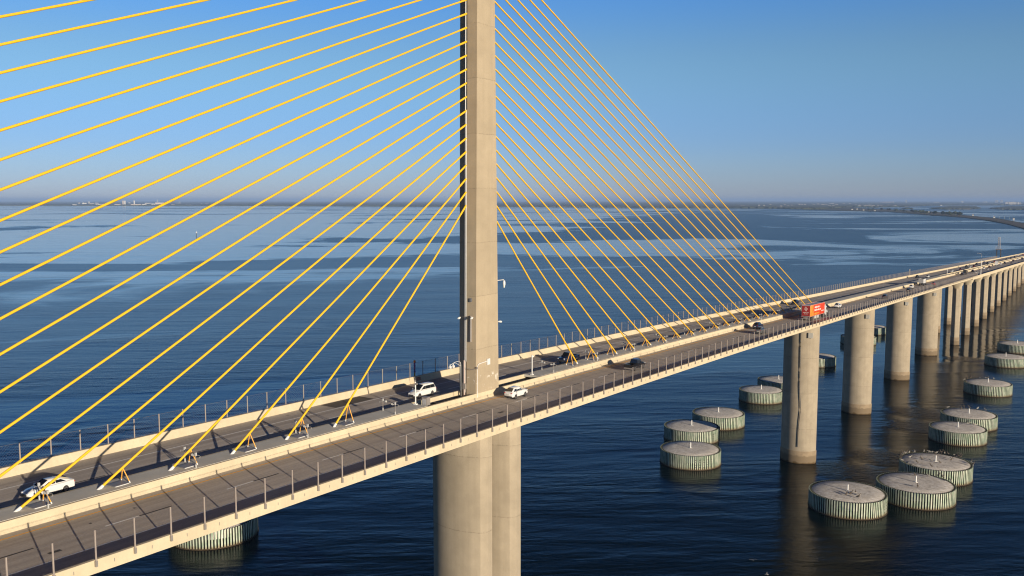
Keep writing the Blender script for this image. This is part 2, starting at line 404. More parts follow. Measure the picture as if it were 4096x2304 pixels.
# ------------------------------------------------------------------ safety fences
def fence(y, x0, x1, sp, nshow_from, label, top, wr, pitch, bracket):
    f = thing('safety_fence', label, 'fence', (x0, y, zd(x0)))
    off = Vector((x0, y, zd(x0)))
    def post_at(g, x):
        b = zd(x)
        lo = .42 if bracket else .35
        g.tube([(x, y, b+lo), (x, y, b+top)], .068, 7, 0)
        if bracket:
            g.box((x, y+.0, b+.60), (.18, .15, .42), 1)
        else:
            g.box((x, y, b+.5), (.22, .14, .6), 1)
    allx = [x0+sp*k for k in range(int((x1-x0)/sp)+1)]
    first = [x for x in allx if x >= nshow_from][:100]; rest = [x for x in allx if x not in first]
    for x in first:
        g = MB(); post_at(g, x); o = g.build('post', [M['post'], M['grey_metal']], f, 50); o.location = -off
    g = MB()
    for x in rest: post_at(g, x)
    o = g.build('post', [M['post'], M['grey_metal']], f, 50); o.location = -off; o['kind'] = 'stuff'
    g = MB(); h0, h1 = .92, top-.06
    run = h1-h0; n = int((x1-x0)/pitch)
    for k in range(n):
        for sg in (1, -1):
            xa = x0+k*pitch; xb = xa+run
            za, zb = (h0, h1) if sg > 0 else (h1, h0)
            if xb > x1: continue
            g.tube([(xa, y, zd(xa)+za), (xb, y, zd(xb)+zb)], wr, 3, 0, False)
    for h in (h1, h0+.05):
        g.tube([(x, y, zd(x)+h) for x in xs(x0, x1, 8)], .012, 4, 0, False)
    o = g.build('netting', M['wire'], f); o.location = -off
fence(-14.93, -79.9, 447.0, 3.1, -76, 'near steel post fence with fine netting along the near roadway edge', 3.1, .0022, .40, True)
fence(14.16, -94.9, 860.0, 3.12, -70, 'far steel post fence with fine netting behind the far roadway, open water beyond it', 3.0, .0042, .30, False)

# ------------------------------------------------------------------ lamps, cameras and boxes
fl = thing('floodlight', 'x', 'floodlight')
g = MB(); g.tube([(0, 0, 0), (0, 0, .35)], .075, 8, 1); g.tube([(0, 0, .3), (0, 0, 1.25)], .035, 8, 0); g.build('pole', [M['grey_metal'], M['lamp_grey']], fl, 60)
g = MB(); g.box((0, 0, 1.36), (.17, .17, .32)); g.build('ballast_box', M['lamp_grey'], fl)
g = MB(); g.tube([(0, .1, 1.22), (0, .42, 1.2), (0, .55, 1.23)], [.05, .13, .14], 10); g.tube([(.12, -.1, 1.2), (.22, -.3, 1.2), (.22, -.42, 1.12), (.1, -.42, 1.02)], .018, 5)
g.build('lamp_head', M['lamp_grey'], fl, 50)
names = {0: 'pylon gap', 1: 'second', 2: 'fourth', 3: 'sixth', 4: 'eighth', 5: 'tenth', 6: 'twelfth', 7: 'fourteenth', 8: 'sixteenth', 9: 'eighteenth', 10: 'twentieth'}
firstfl = True
for sd in (-1, 1):
    for k in range(11):
        if sd < 0 and k > 3: continue
        x = sd*(19.1+14.63*k)
        for sy in (-1, 1):
            o = fl if firstfl else copy_tree(fl); firstfl = False
            o.location = (x+(sy*.35), sy*1.32, zd(x)+.955)
            o.rotation_euler = (0, 0, 0 if sy < 0 else math.pi)
            edge = 'near' if sy < 0 else 'far'
            sidew = 'left' if sd < 0 else 'right'
            if k == 0: lab = f'white floodlight post on the {edge} edge of the median between the pylon and the first yellow cable on its {sidew}'
            else: lab = f'white floodlight post on the {edge} median edge beside the {names[k]} yellow cable {sidew} of the pylon'
            words = lab.split()
            if len(words) > 16: lab = f'white floodlight post, {edge} median edge, between pylon and first yellow cable on its {sidew}'
            tag(o, lab, 'floodlight', 'floodlight posts along the median')
def at(name, label, cat, x, y, h=0.0, group=None): return thing(name, label, cat, (x, y, zd(x)+h), group)
o = at('camera_pole', 'tall white camera pole on the median left of the pylon, beside a grey cabinet', 'camera pole', -13.5, .35, .955)
g = MB(); g.tube([(0, 0, 0), (0, 0, 3.0)], .085, 10); g.box((0, 0, .06), (.4, .4, .12)); g.build('pole', M['white_metal'], o, 60)
g = MB(); g.box((0, -.12, 2.75), (.2, .34, .22)); g.tube([(0, 0, 2.95), (.05, .12, 3.15)], .1, 8); g.build('camera', M['grey_metal'], o)
o = at('camera_pole', 'tall white camera pole at the end of the median platform right of the pylon', 'camera pole', 14.7, .2, .955)
g = MB(); g.tube([(0, 0, 0), (0, 0, 3.0)], .085, 10); g.box((0, 0, .06), (.4, .4, .12)); g.build('pole', M['white_metal'], o, 60)
g = MB(); g.tube([(.05, -.05, 2.8), (.28, -.1, 2.86)], .1, 8); g.box((0, 0, 3.0), (.16, .16, .2)); g.build('camera', M['white_metal'], o)
o = at('electrical_cabinet', 'grey steel cabinet at the end of the median platform left of the pylon', 'cabinet', -12.2, -.35, .10)
g = MB(); g.box((0, 0, .85), (.75, .8, 1.7)); g.box((0, 0, 1.73), (.85, .9, .06)); g.build('housing', M['grey_metal'], o)
g = MB(); g.box((-.40, 0, .85), (.04, .62, 1.4)); g.box((-.43, .2, .9), (.04, .04, .2)); g.build('door', plain('cabinet_door', (.42, .42, .43), .5), o)
o = at('twin_floodlight', 'white pole with a curved arm holding two floodlights, against the left side of the pylon', 'floodlight', -4.55, -.35, .08)
g = MB(); g.tube([(0, 0, 0), (0, 0, 5.0), (-.1, 0, 5.35), (-.5, 0, 5.6), (-1.4, 0, 5.58), (-2.5, 0, 5.30)], .035, 8); g.tube([(-.1, 0, 4.9), (-1.2, 0, 5.45), (-1.6, 0, 5.5)], .03, 6); g.build('pole', M['white_metal'], o, 60)
for dx in (-2.45, -1.75):
    g = MB(); g.box((dx, -.02, 5.05), (.30, .26, .34), 0, Matrix.Rotation(.35, 3, 'Y')); g.box((dx, -.02, 5.33), (.1, .1, .2)); g.build('lamp_head', M['white_metal'], o)
o = thing('wall_box', 'white square box on a bent conduit fixed to the sunlit face of the pylon', 'wall box', (-.15, -1.80, 5.15))
g = MB(); g.box((0, -.10, 0), (.66, .18, .85)); g.build('housing', M['white_metal'], o)
g = MB(); g.tube([(-2.62, -.06, -4.7), (-2.62, -.06, -.45), (-2.5, -.06, -.15), (-2.2, -.06, 0), (-.3, -.08, .1)], .06, 8); g.build('conduit', M['white_metal'], o, 60)
g = MB(); g.box((-2.84, -.12, -.5), (.2, .2, .3)); g.tube([(-2.9, -.1, -.55), (-3.2, .3, -.72), (-3.3, 1.3, -.55)], .035, 6); g.build('junction_box', M['grey_metal'], o)
o = thing('security_camera', 'white dome camera hanging from a short arm on the right side of the pylon', 'camera', (2.4, -1.5, 16.35))
g = MB(); g.tube([(-.7, 0, .05), (1.9, 0, .05), (2.0, 0, -.15)], .06, 8); g.build('arm', M['white_metal'], o, 60)
g = MB(); g.tube([(2.0, 0, -.1), (2.0, 0, -.35), (2.0, 0, -.7), (2.0, 0, -.95)], [.14, .2, .2, .1], 12); g.tube([(2.0, 0, -.95), (2.0, 0, -1.15)], [.16, .06], 12); g.build('camera', M['white_metal'], o, 50)
o = thing('wall_lamp', 'small white lamp low on the right side of the pylon', 'lamp', (2.4, -1.5, 10.4))
g = MB(); g.tube([(-.6, 0, 0), (.8, 0, .05)], .04, 6); g.build('arm', M['white_metal'], o)
g = MB(); g.tube([(.6, 0, .06), (1.1, 0, -.02), (1.3, 0, -.06)], [.1, .17, .12], 10); g.build('lamp_head', M['white_metal'], o, 50)
o = thing('twin_lamp', 'pair of small white lamps bracketed partway up the left side of the pylon', 'lamp', (-3.25, -.5, 11.6))
g = MB(); g.tube([(.3, 0, .1), (-1.4, .25, .25)], .045, 6); g.tube([(.3, 0, .1), (-.45, -1.1, .2)], .045, 6); g.build('bracket', M['dark_metal'], o)
for p in ((-1.5, .25, .1), (-.5, -1.15, .08)):
    g = MB(); g.tube([(p[0]+.25, p[1], p[2]+.1), (p[0], p[1], p[2]), (p[0]-.25, p[1], p[2]-.02)], [.09, .17, .1], 10); g.build('lamp_head', M['white_metal'], o, 50)
o = at('memorial_banner', 'colourful flower-decked memorial strapped to a far fence post in the shadow of the pylon', 'memorial', 2.7, 14.05, .86)
g = MB()
fl_cols = [plain('memorial_'+n_, c_, .7) for n_, c_ in (('purple', (.16, .03, .22)), ('pink', (.55, .08, .2)), ('yellow', (.6, .42, .04)), ('blue', (.05, .09, .35)), ('orange', (.6, .18, .03)))]
for k in range(34):
    z = .1+2.2*k/34; g.tube([(random.uniform(-.14, .14), random.uniform(-.14, -.06), z), (random.uniform(-.14, .14), random.uniform(-.2, -.1), z+.12)], .06, 5, 2 if z < .5 else random.choice([0, 0, 1, 3, 0]))
g.build('flowers', fl_cols, o, 60)
g = MB(); g.tube([(0, 0, 0), (0, 0, 2.3)], .05, 6); g.tube([(0, -.1, 2.22), (0, -.1, 2.55)], [.2, .12], 8, 1); g.build('stake', [M['dark_metal'], fl_cols[4]], o)

def lamp_post(x, y, h, label):
    o = at('street_lamp', label, 'street lamp', x, y, .88)
    g = MB(); g.box((0, 0, .25), (.45, .5, .5)); g.tube([(0, 0, .4), (0, 0, h*.6), (0, 0, h-.3), (.12, .5, h), (.2, 1.6, h+.25)], [.17, .14, .11, .09, .07], 8); g.build('pole', M['white_metal'], o, 60)
    g = MB(); g.box((.22, 2.0, h+.24), (.28, .6, .14)); g.build('lamp_head', M['white_metal'], o)
lamp_post(461, -14.65, 11.6, 'tall grey street lamp on the near parapet of the viaduct')
o = at('sign_post', 'short grey steel post at the far end of the near fence', 'post', 445.6, -14.62, .9); g = MB(); g.box((0, 0, 1.2), (.35, .3, 2.4)); g.box((0, 0, 2.43), (.45, .4, .1)); g.build('shaft', M['grey_metal'], o)
o = at('camera_pole', 'slim white pole where the median of the viaduct splits in two', 'camera pole', 447.5, .6, .88); g = MB(); g.tube([(0, 0, 0), (0, 0, 2.4)], .12, 8); g.build('pole', M['white_metal'], o); g = MB(); g.box((0, 0, 2.5), (.4, .3, .3)); g.build('camera', M['white_metal'], o)
o = at('sign_post', 'pale slatted panel standing above the far fence where the deck nears the viaduct', 'sign', 415., 14.4, .7); g = MB(); g.box((0, 0, 1.9), (2.2, .1, 3.0)); g.tube([(-.8, 0, 0), (-.8, 0, 3.4)], .07, 6); g.tube([(.8, 0, 0), (.8, 0, 3.4)], .07, 6); g.build('panel', M['grey_metal'], o)

# ------------------------------------------------------------------ vehicles
# body rows: (x, z_low, z_belt, half_low, half_belt) from tail to nose; cabin rows: (x, z, half_width); panes per side
CARS = {
 'sedan': dict(body=[(-2.42,.42,.78,.70,.72),(-2.34,.28,.99,.84,.80),(-1.95,.24,1.02,.90,.84),(-1.2,.22,.98,.91,.86),(.6,.22,.95,.91,.86),(1.2,.24,.93,.90,.84),(1.95,.26,.82,.86,.76),(2.32,.30,.68,.78,.66),(2.44,.40,.58,.62,.56)],
    cab=[(-2.15,1.0,.72),(-.80,1.42,.58),(.20,1.45,.58),(1.25,.93,.77)], L=2.4, wb=(-1.38,1.42), wr=.33, panes=[(-1.5,-.44,-1.0,-.41),(-.38,.80,-.36,.20)]),
 'suv': dict(body=[(-2.32,.48,.88,.70,.68),(-2.26,.36,1.10,.84,.80),(-1.8,.30,1.14,.92,.87),(-.9,.28,1.12,.93,.88),(.6,.28,1.09,.93,.88),(1.2,.30,1.08,.92,.87),(1.9,.32,1.02,.90,.80),(2.22,.38,.90,.82,.70),(2.34,.50,.74,.66,.56)],
    cab=[(-2.22,1.09,.80),(-1.45,1.58,.62),(-.05,1.67,.63),(1.22,1.06,.80)], L=2.3, wb=(-1.35,1.38), wr=.37, panes=[(-1.72,-.98,-1.36,-.96),(-.94,-.03,-.92,-.03),(.01,.86,.01,.06)]),
 'minivan': dict(body=[(-2.58,.42,.9,.86,.84),(-2.52,.30,1.08,.94,.90),(-2.0,.26,1.10,.99,.93),(-.8,.24,1.08,1.0,.94),(.8,.24,1.05,1.0,.94),(1.4,.26,1.02,.97,.91),(2.1,.28,.90,.92,.82),(2.46,.32,.74,.84,.72),(2.6,.42,.6,.66,.6)],
    cab=[(-2.50,1.07,.88),(-2.15,1.72,.70),(.3,1.78,.73),(1.5,1.02,.84)], L=2.58, wb=(-1.50,1.58), wr=.36, panes=[(-2.36,-1.17,-2.08,-1.17),(-1.13,.08,-1.13,.08),(.12,1.08,.12,.36)]),
 'pickup': dict(body=[(-.72,.42,1.12,.92,.90),(-.4,.40,1.14,.98,.92),(.8,.40,1.14,.99,.93),(1.55,.42,1.12,.98,.92),(2.4,.44,1.08,.95,.88),(2.8,.48,.98,.90,.82),(2.92,.58,.80,.80,.76)],
    cab=[(-.68,1.13,.86),(-.50,1.80,.70),(.75,1.86,.72),(1.6,1.12,.86)], L=2.9, wb=(-1.75,1.85), wr=.41, panes=[(-.5,.22,-.42,.22),(.32,1.18,.32,.82)]),
}
def car_meshes(kind):
    d = CARS[kind]; out = {}
    g = MB(); rs = []
    for x, zl, zb, hl, hb in d['body']:
        zm = zl+(zb-zl)*.55
        half = [(hl*.86, zl), (hl, zl+.10), (hl+.015, zm), (hb+.02, zb-.07), (hb-.10, zb)]
        rs.append([(x, -y, z) for y, z in half]+[(x, y, z) for y, z in reversed(half)])
    g.rings(rs)
    if kind == 'pickup':
        g.box((-1.85, -.90, .82), (2.3, .14, .66)); g.box((-1.85, .90, .82), (2.3, .14, .66)); g.box((-2.93, 0, .82), (.12, 1.94, .66)); g.box((-1.85, 0, .62), (2.2, 1.7, .10), 1)
        g.box((-3.03, 0, .52), (.14, 1.8, .18), 2); g.box((-1.6, .2, .75), (.9, .7, .2), 1)
    g.box((0, 0, d['body'][2][1]+.02), (2*d['L']-1.0, 2*d['body'][3][3]-.12, .16), 1)
    # cabin shell
    c = d['cab']; rs = []
    for i, (x, z, h) in enumerate(c):
        z0 = c[0][1]-.05 if i < 2 else c[3][1]-.05
        hb_ = c[0][2] if i < 2 else c[3][2]
        if i in (0, 3): rs.append([(x, -h, z-.06), (x, -h+.02, z-.02), (x, -h+.12, z), (x, h-.12, z), (x, h-.02, z-.02), (x, h, z-.06)])
        else: rs.append([(x, -hb_-.01, z0), (x, -h-.03, z-.14), (x, -h+.10, z), (x, h-.10, z), (x, h+.03, z-.14), (x, hb_+.01, z0)])
    g.rings(rs)
    out['body'] = g
    def side_y(x, t):
        f = min(1, max(0, (x-c[0][0])/(c[3][0]-c[0][0])))
        hb_ = c[0][2]+(c[3][2]-c[0][2])*f; ht = c[1][2]+(c[2][2]-c[1][2])*f
        return (hb_+.01)*(1-t)+(ht+.03)*t
    zb0, zt0 = c[0][1], min(c[1][1], c[2][1])-.14
    out['side_window'] = []
    for sy in (-1, 1):
        for (xa, xb, xta, xtb) in d['panes']:
            p = MB(); q = []
            for x, t in ((xa, .10), (xb, .10), (xtb, .97), (xta, .97)):
                q.append((x, sy*(side_y(x, t)+.015), zb0+(zt0-zb0)*t))
            p.poly(q if sy < 0 else q[::-1]); out['side_window'].append(p)
    for nm, (a, b), sg in (('windscreen', (3, 2), 1), ('rear_window', (0, 1), -1)):
        p = MB(); (x0, z0, h0), (x1, z1, h1) = c[a], c[b]
        dx, dz = x1-x0, z1-z0; L = math.hypot(dx, dz); nx, nz = -dz/L*(-1 if sg > 0 else 1), dx/L*(-1 if sg > 0 else 1)
        if nz < 0: nx, nz = -nx, -nz
        def P(t, h): return (x0+dx*t+nx*.022, h, z0+dz*t+nz*.022)
        ha, hb2 = h0-.10, h1-.04
        q = [P(.10, -ha), P(.10, ha), P(.92, hb2), P(.92, -hb2)]
        p.poly(q if sg > 0 else q[::-1]); out[nm] = p
    nose, tail_ = d['body'][-2], d['body'][1]
    out['headlight'] = []; out['tail_light'] = []
    for sy in (-1, 1):
        p = MB(); p.box((nose[0]-.02, sy*(nose[4]-.06), nose[2]-.05), (.22, .22, .10)); out['headlight'].append(p)
        p = MB(); p.box((tail_[0]-.02, sy*(tail_[4]-.10), tail_[2]-.15), (.10, .28, .10)); out['tail_light'].append(p)
    p = MB(); p.box((d['body'][-1][0]-.02, 0, d['body'][-1][1]+.05), (.12, .95, .2)); p.box((d['body'][-2][0]+.0, 0, d['body'][-2][1]+.02), (.3, 1.5, .12)); out['grille'] = p
    if kind != 'pickup':
        p = MB(); p.box((d['body'][0][0]-.01, 0, .74), (.05, .5, .14)); out['number_plate'] = p
        p = MB(); p.box((d['body'][1][0]+.02, 0, .42), (.22, 1.55, .2)); out['bumper'] = p
    out['mirror'] = []
    for sy in (-1, 1):
        p = MB(); p.box((c[3][0]-.32, sy*(c[3][2]+.16), c[3][1]+.08), (.12, .2, .16)); out['mirror'].append(p)
    return out
def wheel_mb(r, w, n=20):
    t = MB(); t.tube([(0, -w/2, 0), (0, -w/2+.03, 0), (0, w/2-.03, 0), (0, w/2, 0)], [r-.03, r, r, r-.03], n)
    m = MB(); m.tube([(0, -w/2-.012, 0), (0, w/2+.012, 0)], r*.62, n)
    for k in range(5):
        a = k*math.pi*2/5; 
        for sy in (-1, 1): m.box((math.cos(a)*r*.3, sy*(w/2+.014), math.sin(a)*r*.3), (r*.56, .012, r*.1), 1, Matrix.Rotation(-a, 3, 'Y'))
    return t.mesh('wheel', M['black'], 40), m.mesh('rim', [M['rim'], M['dark_metal']], 40)
CACHE = {}
def car_cache(kind):
    if kind in CACHE: return CACHE[kind]
    mm = car_meshes(kind); out = []
    def put(nm, g, mat, sm=40): out.append((nm, g.mesh(nm, mat, sm)))
    put('body', mm['body'], [M['p_white'], M['dark_metal'], M['grey_metal']], 38)
    for nm, mat in (('side_window', 'glass'), ('headlight', 'head'), ('tail_light', 'tail')):
        for g in mm[nm]: put(nm, g, M[mat], False)
    for g in mm['mirror']: put('mirror', g, M['p_white'], False)
    put('windscreen', mm['windscreen'], M['glass'], False); put('rear_window', mm['rear_window'], M['glass'], False); put('grille', mm['grille'], M['dark_metal'], False)
    if 'number_plate' in mm: put('number_plate', mm['number_plate'], M['plate'], False); put('bumper', mm['bumper'], M['dark_metal'], False)
    d = CARS[kind]; w = wheel_mb(d['wr'], .25)
    CACHE[kind] = (out, w); return CACHE[kind]
def orient(o, x, y, head, z=0.0, sc=(.90, .79, 1.0)):
    s = slope(x)*head; f = Vector((head, 0, s*1.0)).normalized() if head > 0 else Vector((-1, 0, -slope(x))).normalized()
    up = Vector((-slope(x), 0, 1)).normalized(); left = up.cross(f)
    mtx = Matrix((f, left, up)).transposed().to_4x4(); mtx.translation = (x, y, zd(x)+.012+z); o.matrix_world = mtx @ Matrix.Diagonal((*sc, 1.0))
def slotmat(o, mats):
    for i, m in enumerate(mats):
        if m: o.material_slots[i].link = 'OBJECT'; o.material_slots[i].material = m
def car(kind, name, x, y, head, color, label, cat, group=None, detail=True):
    parts, (wt, wr) = car_cache(kind); d = CARS[kind]
    o = thing(name, label, cat, (0, 0, 0), group)
    for nm, me in parts:
        if not detail and nm in ('mirror', 'number_plate', 'grille', 'bumper'): continue
        c = link(nm, me, o)
        if nm in ('body', 'mirror'): slotmat(c, [M['p_'+color]])
    for wx in d['wb']:
        for sy in (-1, 1):
            wv = link('wheel', wt, o, (wx, sy*(d['body'][3][3]-.10), d['wr']))
            if detail: link('rim', wr, wv)
    orient(o, x, y, head); return o
car('sedan', 'parked_car', -59.75, 5.15, -1, 'white', 'white sedan driving below the leftmost yellow cable strut on the far roadway', 'car').name = 'sedan'
car('minivan', 'minivan', -5.1, 6.15, -1, 'white', 'white minivan with dark windows in the shadow of the pylon on the far roadway', 'minivan')
car('suv', 'crossover', 2.2, -5.05, 1, 'white', 'white crossover on the near roadway just right of the pylon, seen from behind', 'car')
pk = car('pickup', 'pickup_truck', 34.6, -7.9, 1, 'black', 'black pickup truck with an open bed on the near roadway', 'pickup truck')
car('suv', 'crossover', 107.8, -4.9, 1, 'navy', 'dark blue car beside the median, first of the pair behind the red truck', 'car')
car('suv', 'crossover', 98.6, -8.6, 1, 'grey', 'dark grey car in the outer near lane, running just behind the dark blue car', 'car')
car('pickup', 'pickup_truck', 34.2, 4.9, -1, 'navy', 'dark pickup below the first yellow cable right of the pylon on the far roadway', 'pickup truck')
car('suv', 'crossover', 185.1, 8.7, -1, 'navy', 'dark SUV on the far roadway behind the last yellow cables', 'car')
car('suv', 'crossover', 182.3, -5.3, 1, 'white', 'white crossover beside the median just beyond the red trailer truck', 'car')
F = 'distant cars on the near roadway'; G = 'distant cars on the far roadway'
rest = [
 ('suv', 234.8, -8.6, 1, 'black', 'black SUV in the outer near lane over the second wide pier', F),
 ('suv', 279.5, -8.7, 1, 'dark', 'dark SUV in the outer near lane just behind the white SUV', F),
 ('suv', 306.5, -5.1, 1, 'white', 'white SUV beside the median following the white dump truck', F),
 ('sedan', 340.0, -8.7, 1, 'red', 'red car alongside the white dump truck in the outer near lane', F),
 ('suv', 462.3, -5.2, 1, 'dark', 'dark SUV right behind the low flatbed truck', F),
 ('suv', 511.0, -5.0, 1, 'black', 'black SUV beside the white car on the viaduct near the street lamp', F),
 ('sedan', 496.0, -8.8, 1, 'white', 'white car in the outer near lane beside the black SUV near the street lamp', F),
 ('sedan', 569.5, -4.9, 1, 'white', 'small white car beside the viaduct median right of the street lamp', F),
 ('sedan', 558.5, -8.4, 1, 'silver', 'silver car in the outer near lane right of the street lamp', F),
 ('suv', 600.6, -5.1, 1, 'brown', 'dark brown SUV beside the viaduct median ahead of the white box van', F),
 ('suv', 680.6, -4.8, 1, 'white', 'white SUV next ahead of the tall white van on the near lanes', F),
 ('suv', 711.6, -4.9, 1, 'dark', 'dark SUV next ahead of the white SUV far along the near lanes', F),
 ('sedan', 727.5, -8.3, 1, 'grey', 'grey car alone in the outer near lane far along the viaduct', F),
 ('suv', 785.6, -4.9, 1, 'black', 'black SUV by the median, third from last on the near lanes', F),
 ('suv', 833.0, -4.7, 1, 'white', 'white SUV by the median, second from last on the near lanes', F),
 ('sedan', 836.0, -8.2, 1, 'grey', 'grey car in the outer lane next to the second-from-last white SUV', F),
 ('suv', 885.0, -4.6, 1, 'black', 'black SUV at the right frame edge, last on the near lanes', F),
 ('suv', 401.2, 8.4, -1, 'dark', 'dark SUV on the far roadway above the white dump truck', G),
 ('sedan', 410.5, 4.8, -1, 'white', 'white car on the far roadway next to the dark SUV above the dump truck', G),
 ('sedan', 500.6, 5.3, -1, 'white', 'white car on the far roadway where the median splits', G),
 ('sedan', 534.8, 4.9, -1, 'maroon', 'dark red car following the white car where the median splits', G),
 ('suv', 591.0, 8.2, -1, 'black', 'black SUV in the outer far lane left of the street lamp', G),
 ('sedan', 585.0, 5.2, -1, 'white', 'white car beside the black SUV left of the street lamp', G),
 ('suv', 604.0, 4.9, -1, 'maroon', 'maroon SUV behind the white car left of the street lamp', G),
 ('suv', 651.3, 8.6, -1, 'black', 'lone black SUV in the outer far lane behind the street lamp', G),
 ('suv', 701.7, 8.7, -1, 'blue', 'blue SUV in the outer far lane right of the street lamp', G),
 ('suv', 686.3, 4.9, -1, 'navy', 'dark blue SUV in the inner far lane right of the street lamp', G),
 ('sedan', 699.5, 4.7, -1, 'white', 'white car tailing the dark blue SUV in the inner far lane', G),
 ('suv', 740.9, 5.1, -1, 'red', 'red SUV in the inner far lane behind the white car', G),
 ('sedan', 837.5, 4.7, -1, 'black', 'black car alone far along the inner far lane, first of three dark ones', G),
 ('suv', 882.8, 4.6, -1, 'navy', 'dark car in the middle of three dark ones far along the inner far lane', G),
 ('suv', 930.1, 5.1, -1, 'dark', 'dark SUV, farthest of three dark ones on the inner far lane', G),
 ('sedan', 1015.6, 8.7, -1, 'white', 'white car far out in the outer far lane near the right edge', G),
 ('sedan', 1084.3, 8.7, -1, 'red', 'red car farthest out on the far roadway at the right edge', G)]
for kind, x, y, h, c, lab, grp in rest:
    car(kind, 'crossover' if kind == 'suv' else 'sedan', x, y, h, c, lab, 'car', grp, x < 420)

def wheels(o, pts, r=.50, w=.28):
    wt, wr = wheel_mb(r, w, 18)
    for x, y in pts: link('rim', wr, link('wheel', wt, o, (x, y, r)))
# articulated truck with a red trailer
t = thing('semi_truck', 'semi-trailer truck with a bright red printed trailer and white cab on the near roadway', 'truck')
def trailer_mat():
    m, nt, b = new_mat('trailer_print')
    tc = nt.nodes.new('ShaderNodeTexCoord'); sp = nt.nodes.new('ShaderNodeSeparateXYZ'); nt.links.new(tc.outputs['Object'], sp.inputs[0])
    flow = mathn(nt, 'ADD', sp.outputs['X'], mathn(nt, 'MULTIPLY', noise(nt, coords(nt, (.9, .9, .55)), 1.0, 3, .5, .8), 4.2))
    f = ramp(nt, flow, 6.3, 3.4, 'S')
    col = mixc(nt, f, (.72, .065, .02), (.82, .30, .03))
    f2 = ramp(nt, noise(nt, coords(nt, (1.6, 1.6, .5), loc=(2, 0, 1)), 1.0, 3, .5, 1.0), .52, .66)
    col = mixc(nt, mathn(nt, 'MULTIPLY', mathn(nt, 'MULTIPLY', f2, f), .8), col, (.88, .50, .09))
    low = mathn(nt, 'MULTIPLY', ramp(nt, sp.outputs['Z'], 2.3, 1.5, 'S'), ramp(nt, sp.outputs['X'], 9.5, 6.0, 'S'))
    col = mixc(nt, mathn(nt, 'MULTIPLY', low, .6), col, (.82, .30, .04))
    nt.links.new(col, b.inputs['Base Color']); b.inputs['Roughness'].default_value = .35; return m
tp = trailer_mat(); roofm = plain('trailer_roof', (.42, .42, .45), .5, var=.06); doorm = plain('trailer_door_red', (.34, .025, .02), .45, var=.06)
g = MB(); Lt = 14.2; y2 = 1.28; za, zb = 1.15, 4.1
g.add([(0,-y2,za),(Lt,-y2,za),(Lt,-y2,zb),(0,-y2,zb),(0,y2,za),(Lt,y2,za),(Lt,y2,zb),(0,y2,zb)], [(0,1,2,3),(5,4,7,6)], 0)
g.add([(Lt,-y2,za),(Lt,y2,za),(Lt,y2,zb),(Lt,-y2,zb)], [(0,1,2,3)], 0)
g.add([(0,-y2,zb),(Lt,-y2,zb),(Lt,y2,zb),(0,y2,zb)], [(0,1,2,3)], 1)
g.add([(0,-y2,za),(0,y2,za),(0,y2,zb),(0,-y2,zb)], [(3,2,1,0)], 1)
g.add([(0,-y2,za),(Lt,-y2,za),(Lt,y2,za),(0,y2,za)], [(3,2,1,0)], 2)
for z in (za, zb): g.box((Lt/2, -y2, z), (Lt, .07, .12), 3); g.box((Lt/2, y2, z), (Lt, .07, .12), 3)
tr = g.build('trailer', [tp, roofm, M['dark_metal'], plain('trailer_rail', (.70, .30, .24), .4)], t)
g = MB()
for sy in (-1, 1): g.box((-.03, sy*.625, 2.62), (.05, 1.21, 2.7))
d_ = g.build('rear_door', doorm, tr)
g = MB()
for k in range(4):                       # white outlined four-armed emblem
    rot = Matrix.Rotation(k*math.pi/2, 3, 'X')
    pts = [(.12, .12), (.15, .42), (.27, .56), (-.27, .56), (-.15, .42), (-.12, .12)]
    for a, b in zip(pts[:2]+pts[3:5], pts[1:3]+pts[4:6]):
        A = rot @ Vector((0, a[0], a[1])); B = rot @ Vector((0, b[0], b[1])); off = Vector((-.07, 0, 3.15))
        g.tube([A+off, B+off], .035, 5)
g.build('emblem', M['emblem'], d_)
def words(g, x0, z, n, h, along, w=.16, y=None):
    random.seed(int(z*100)+n)
    p = x0; v = Vector(along)
    for k in range(n):
        ww = random.choice([.6, .85, 1.0, 1.0])*w
        hh = h*random.choice([.72, .72, 1.0])
        c = Vector((0, y, 0)) if along[0] else Vector((-.065, 0, 0))
        c += v*p + Vector((0, 0, z+hh/2))
        g.box(c, (ww, .012, hh) if along[0] else (.012, ww, hh)); p += w*1.18*(1 if k % 6 != 5 else 1.9)
g = MB(); words(g, -.78, 2.12, 15, .17, (0, 1, 0), .085); words(g, -.55, 1.78, 10, .15, (0, 1, 0), .085); g.build('lettering', M['emblem'], d_)
g = MB(); words(g, 4.4, 3.15, 13, .50, (1, 0, 0), .30, -y2-.008); words(g, 4.3, 2.38, 16, .50, (1, 0, 0), .30, -y2-.008); words(g, 11.0, 1.9, 8, .34, (1, 0, 0), .22, -y2-.008); g.build('lettering', M['emblem'], tr)
g = MB(); words(g, 4.4, 1.62, 16, .30, (1, 0, 0), .22, -y2-.008); g.build('lettering', plain('yellow_print', (.85, .42, .06), .4), tr)
g = MB(); g.box((6.6, -1.22, .72), (4.2, .06, .72)); g.box((6.6, 1.22, .72), (4.2, .06, .72)); g.build('side_skirt', M['p_white'], t)
g = MB(); g.box((-.05, 0, .62), (.12, 2.3, .14)); g.box((-.02, -.7, .85), (.1, .1, .5)); g.box((-.02, .7, .85), (.1, .1, .5)); g.box((1.7, 0, .85), (3.4, .9, .3)); g.build('underrun_bar', M['grey_metal'], t)
for sy in (-1, 1):
    g = MB(); g.box((-.08, sy*1.1, .98), (.06, .3, .14)); g.build('tail_light', M['tail'], t)
g = MB(); rs = []
for x, zl, zt, h in ((14.75, .7, 3.05, 1.18), (16.0, .6, 3.1, 1.22), (16.9, .6, 3.0, 1.2)): rs.append([(x,-h,zl),(x,-h,zt-.25),(x,-h+.25,zt),(x,h-.25,zt),(x,h,zt-.25),(x,h,zl)])
g.rings(rs)
rs = []
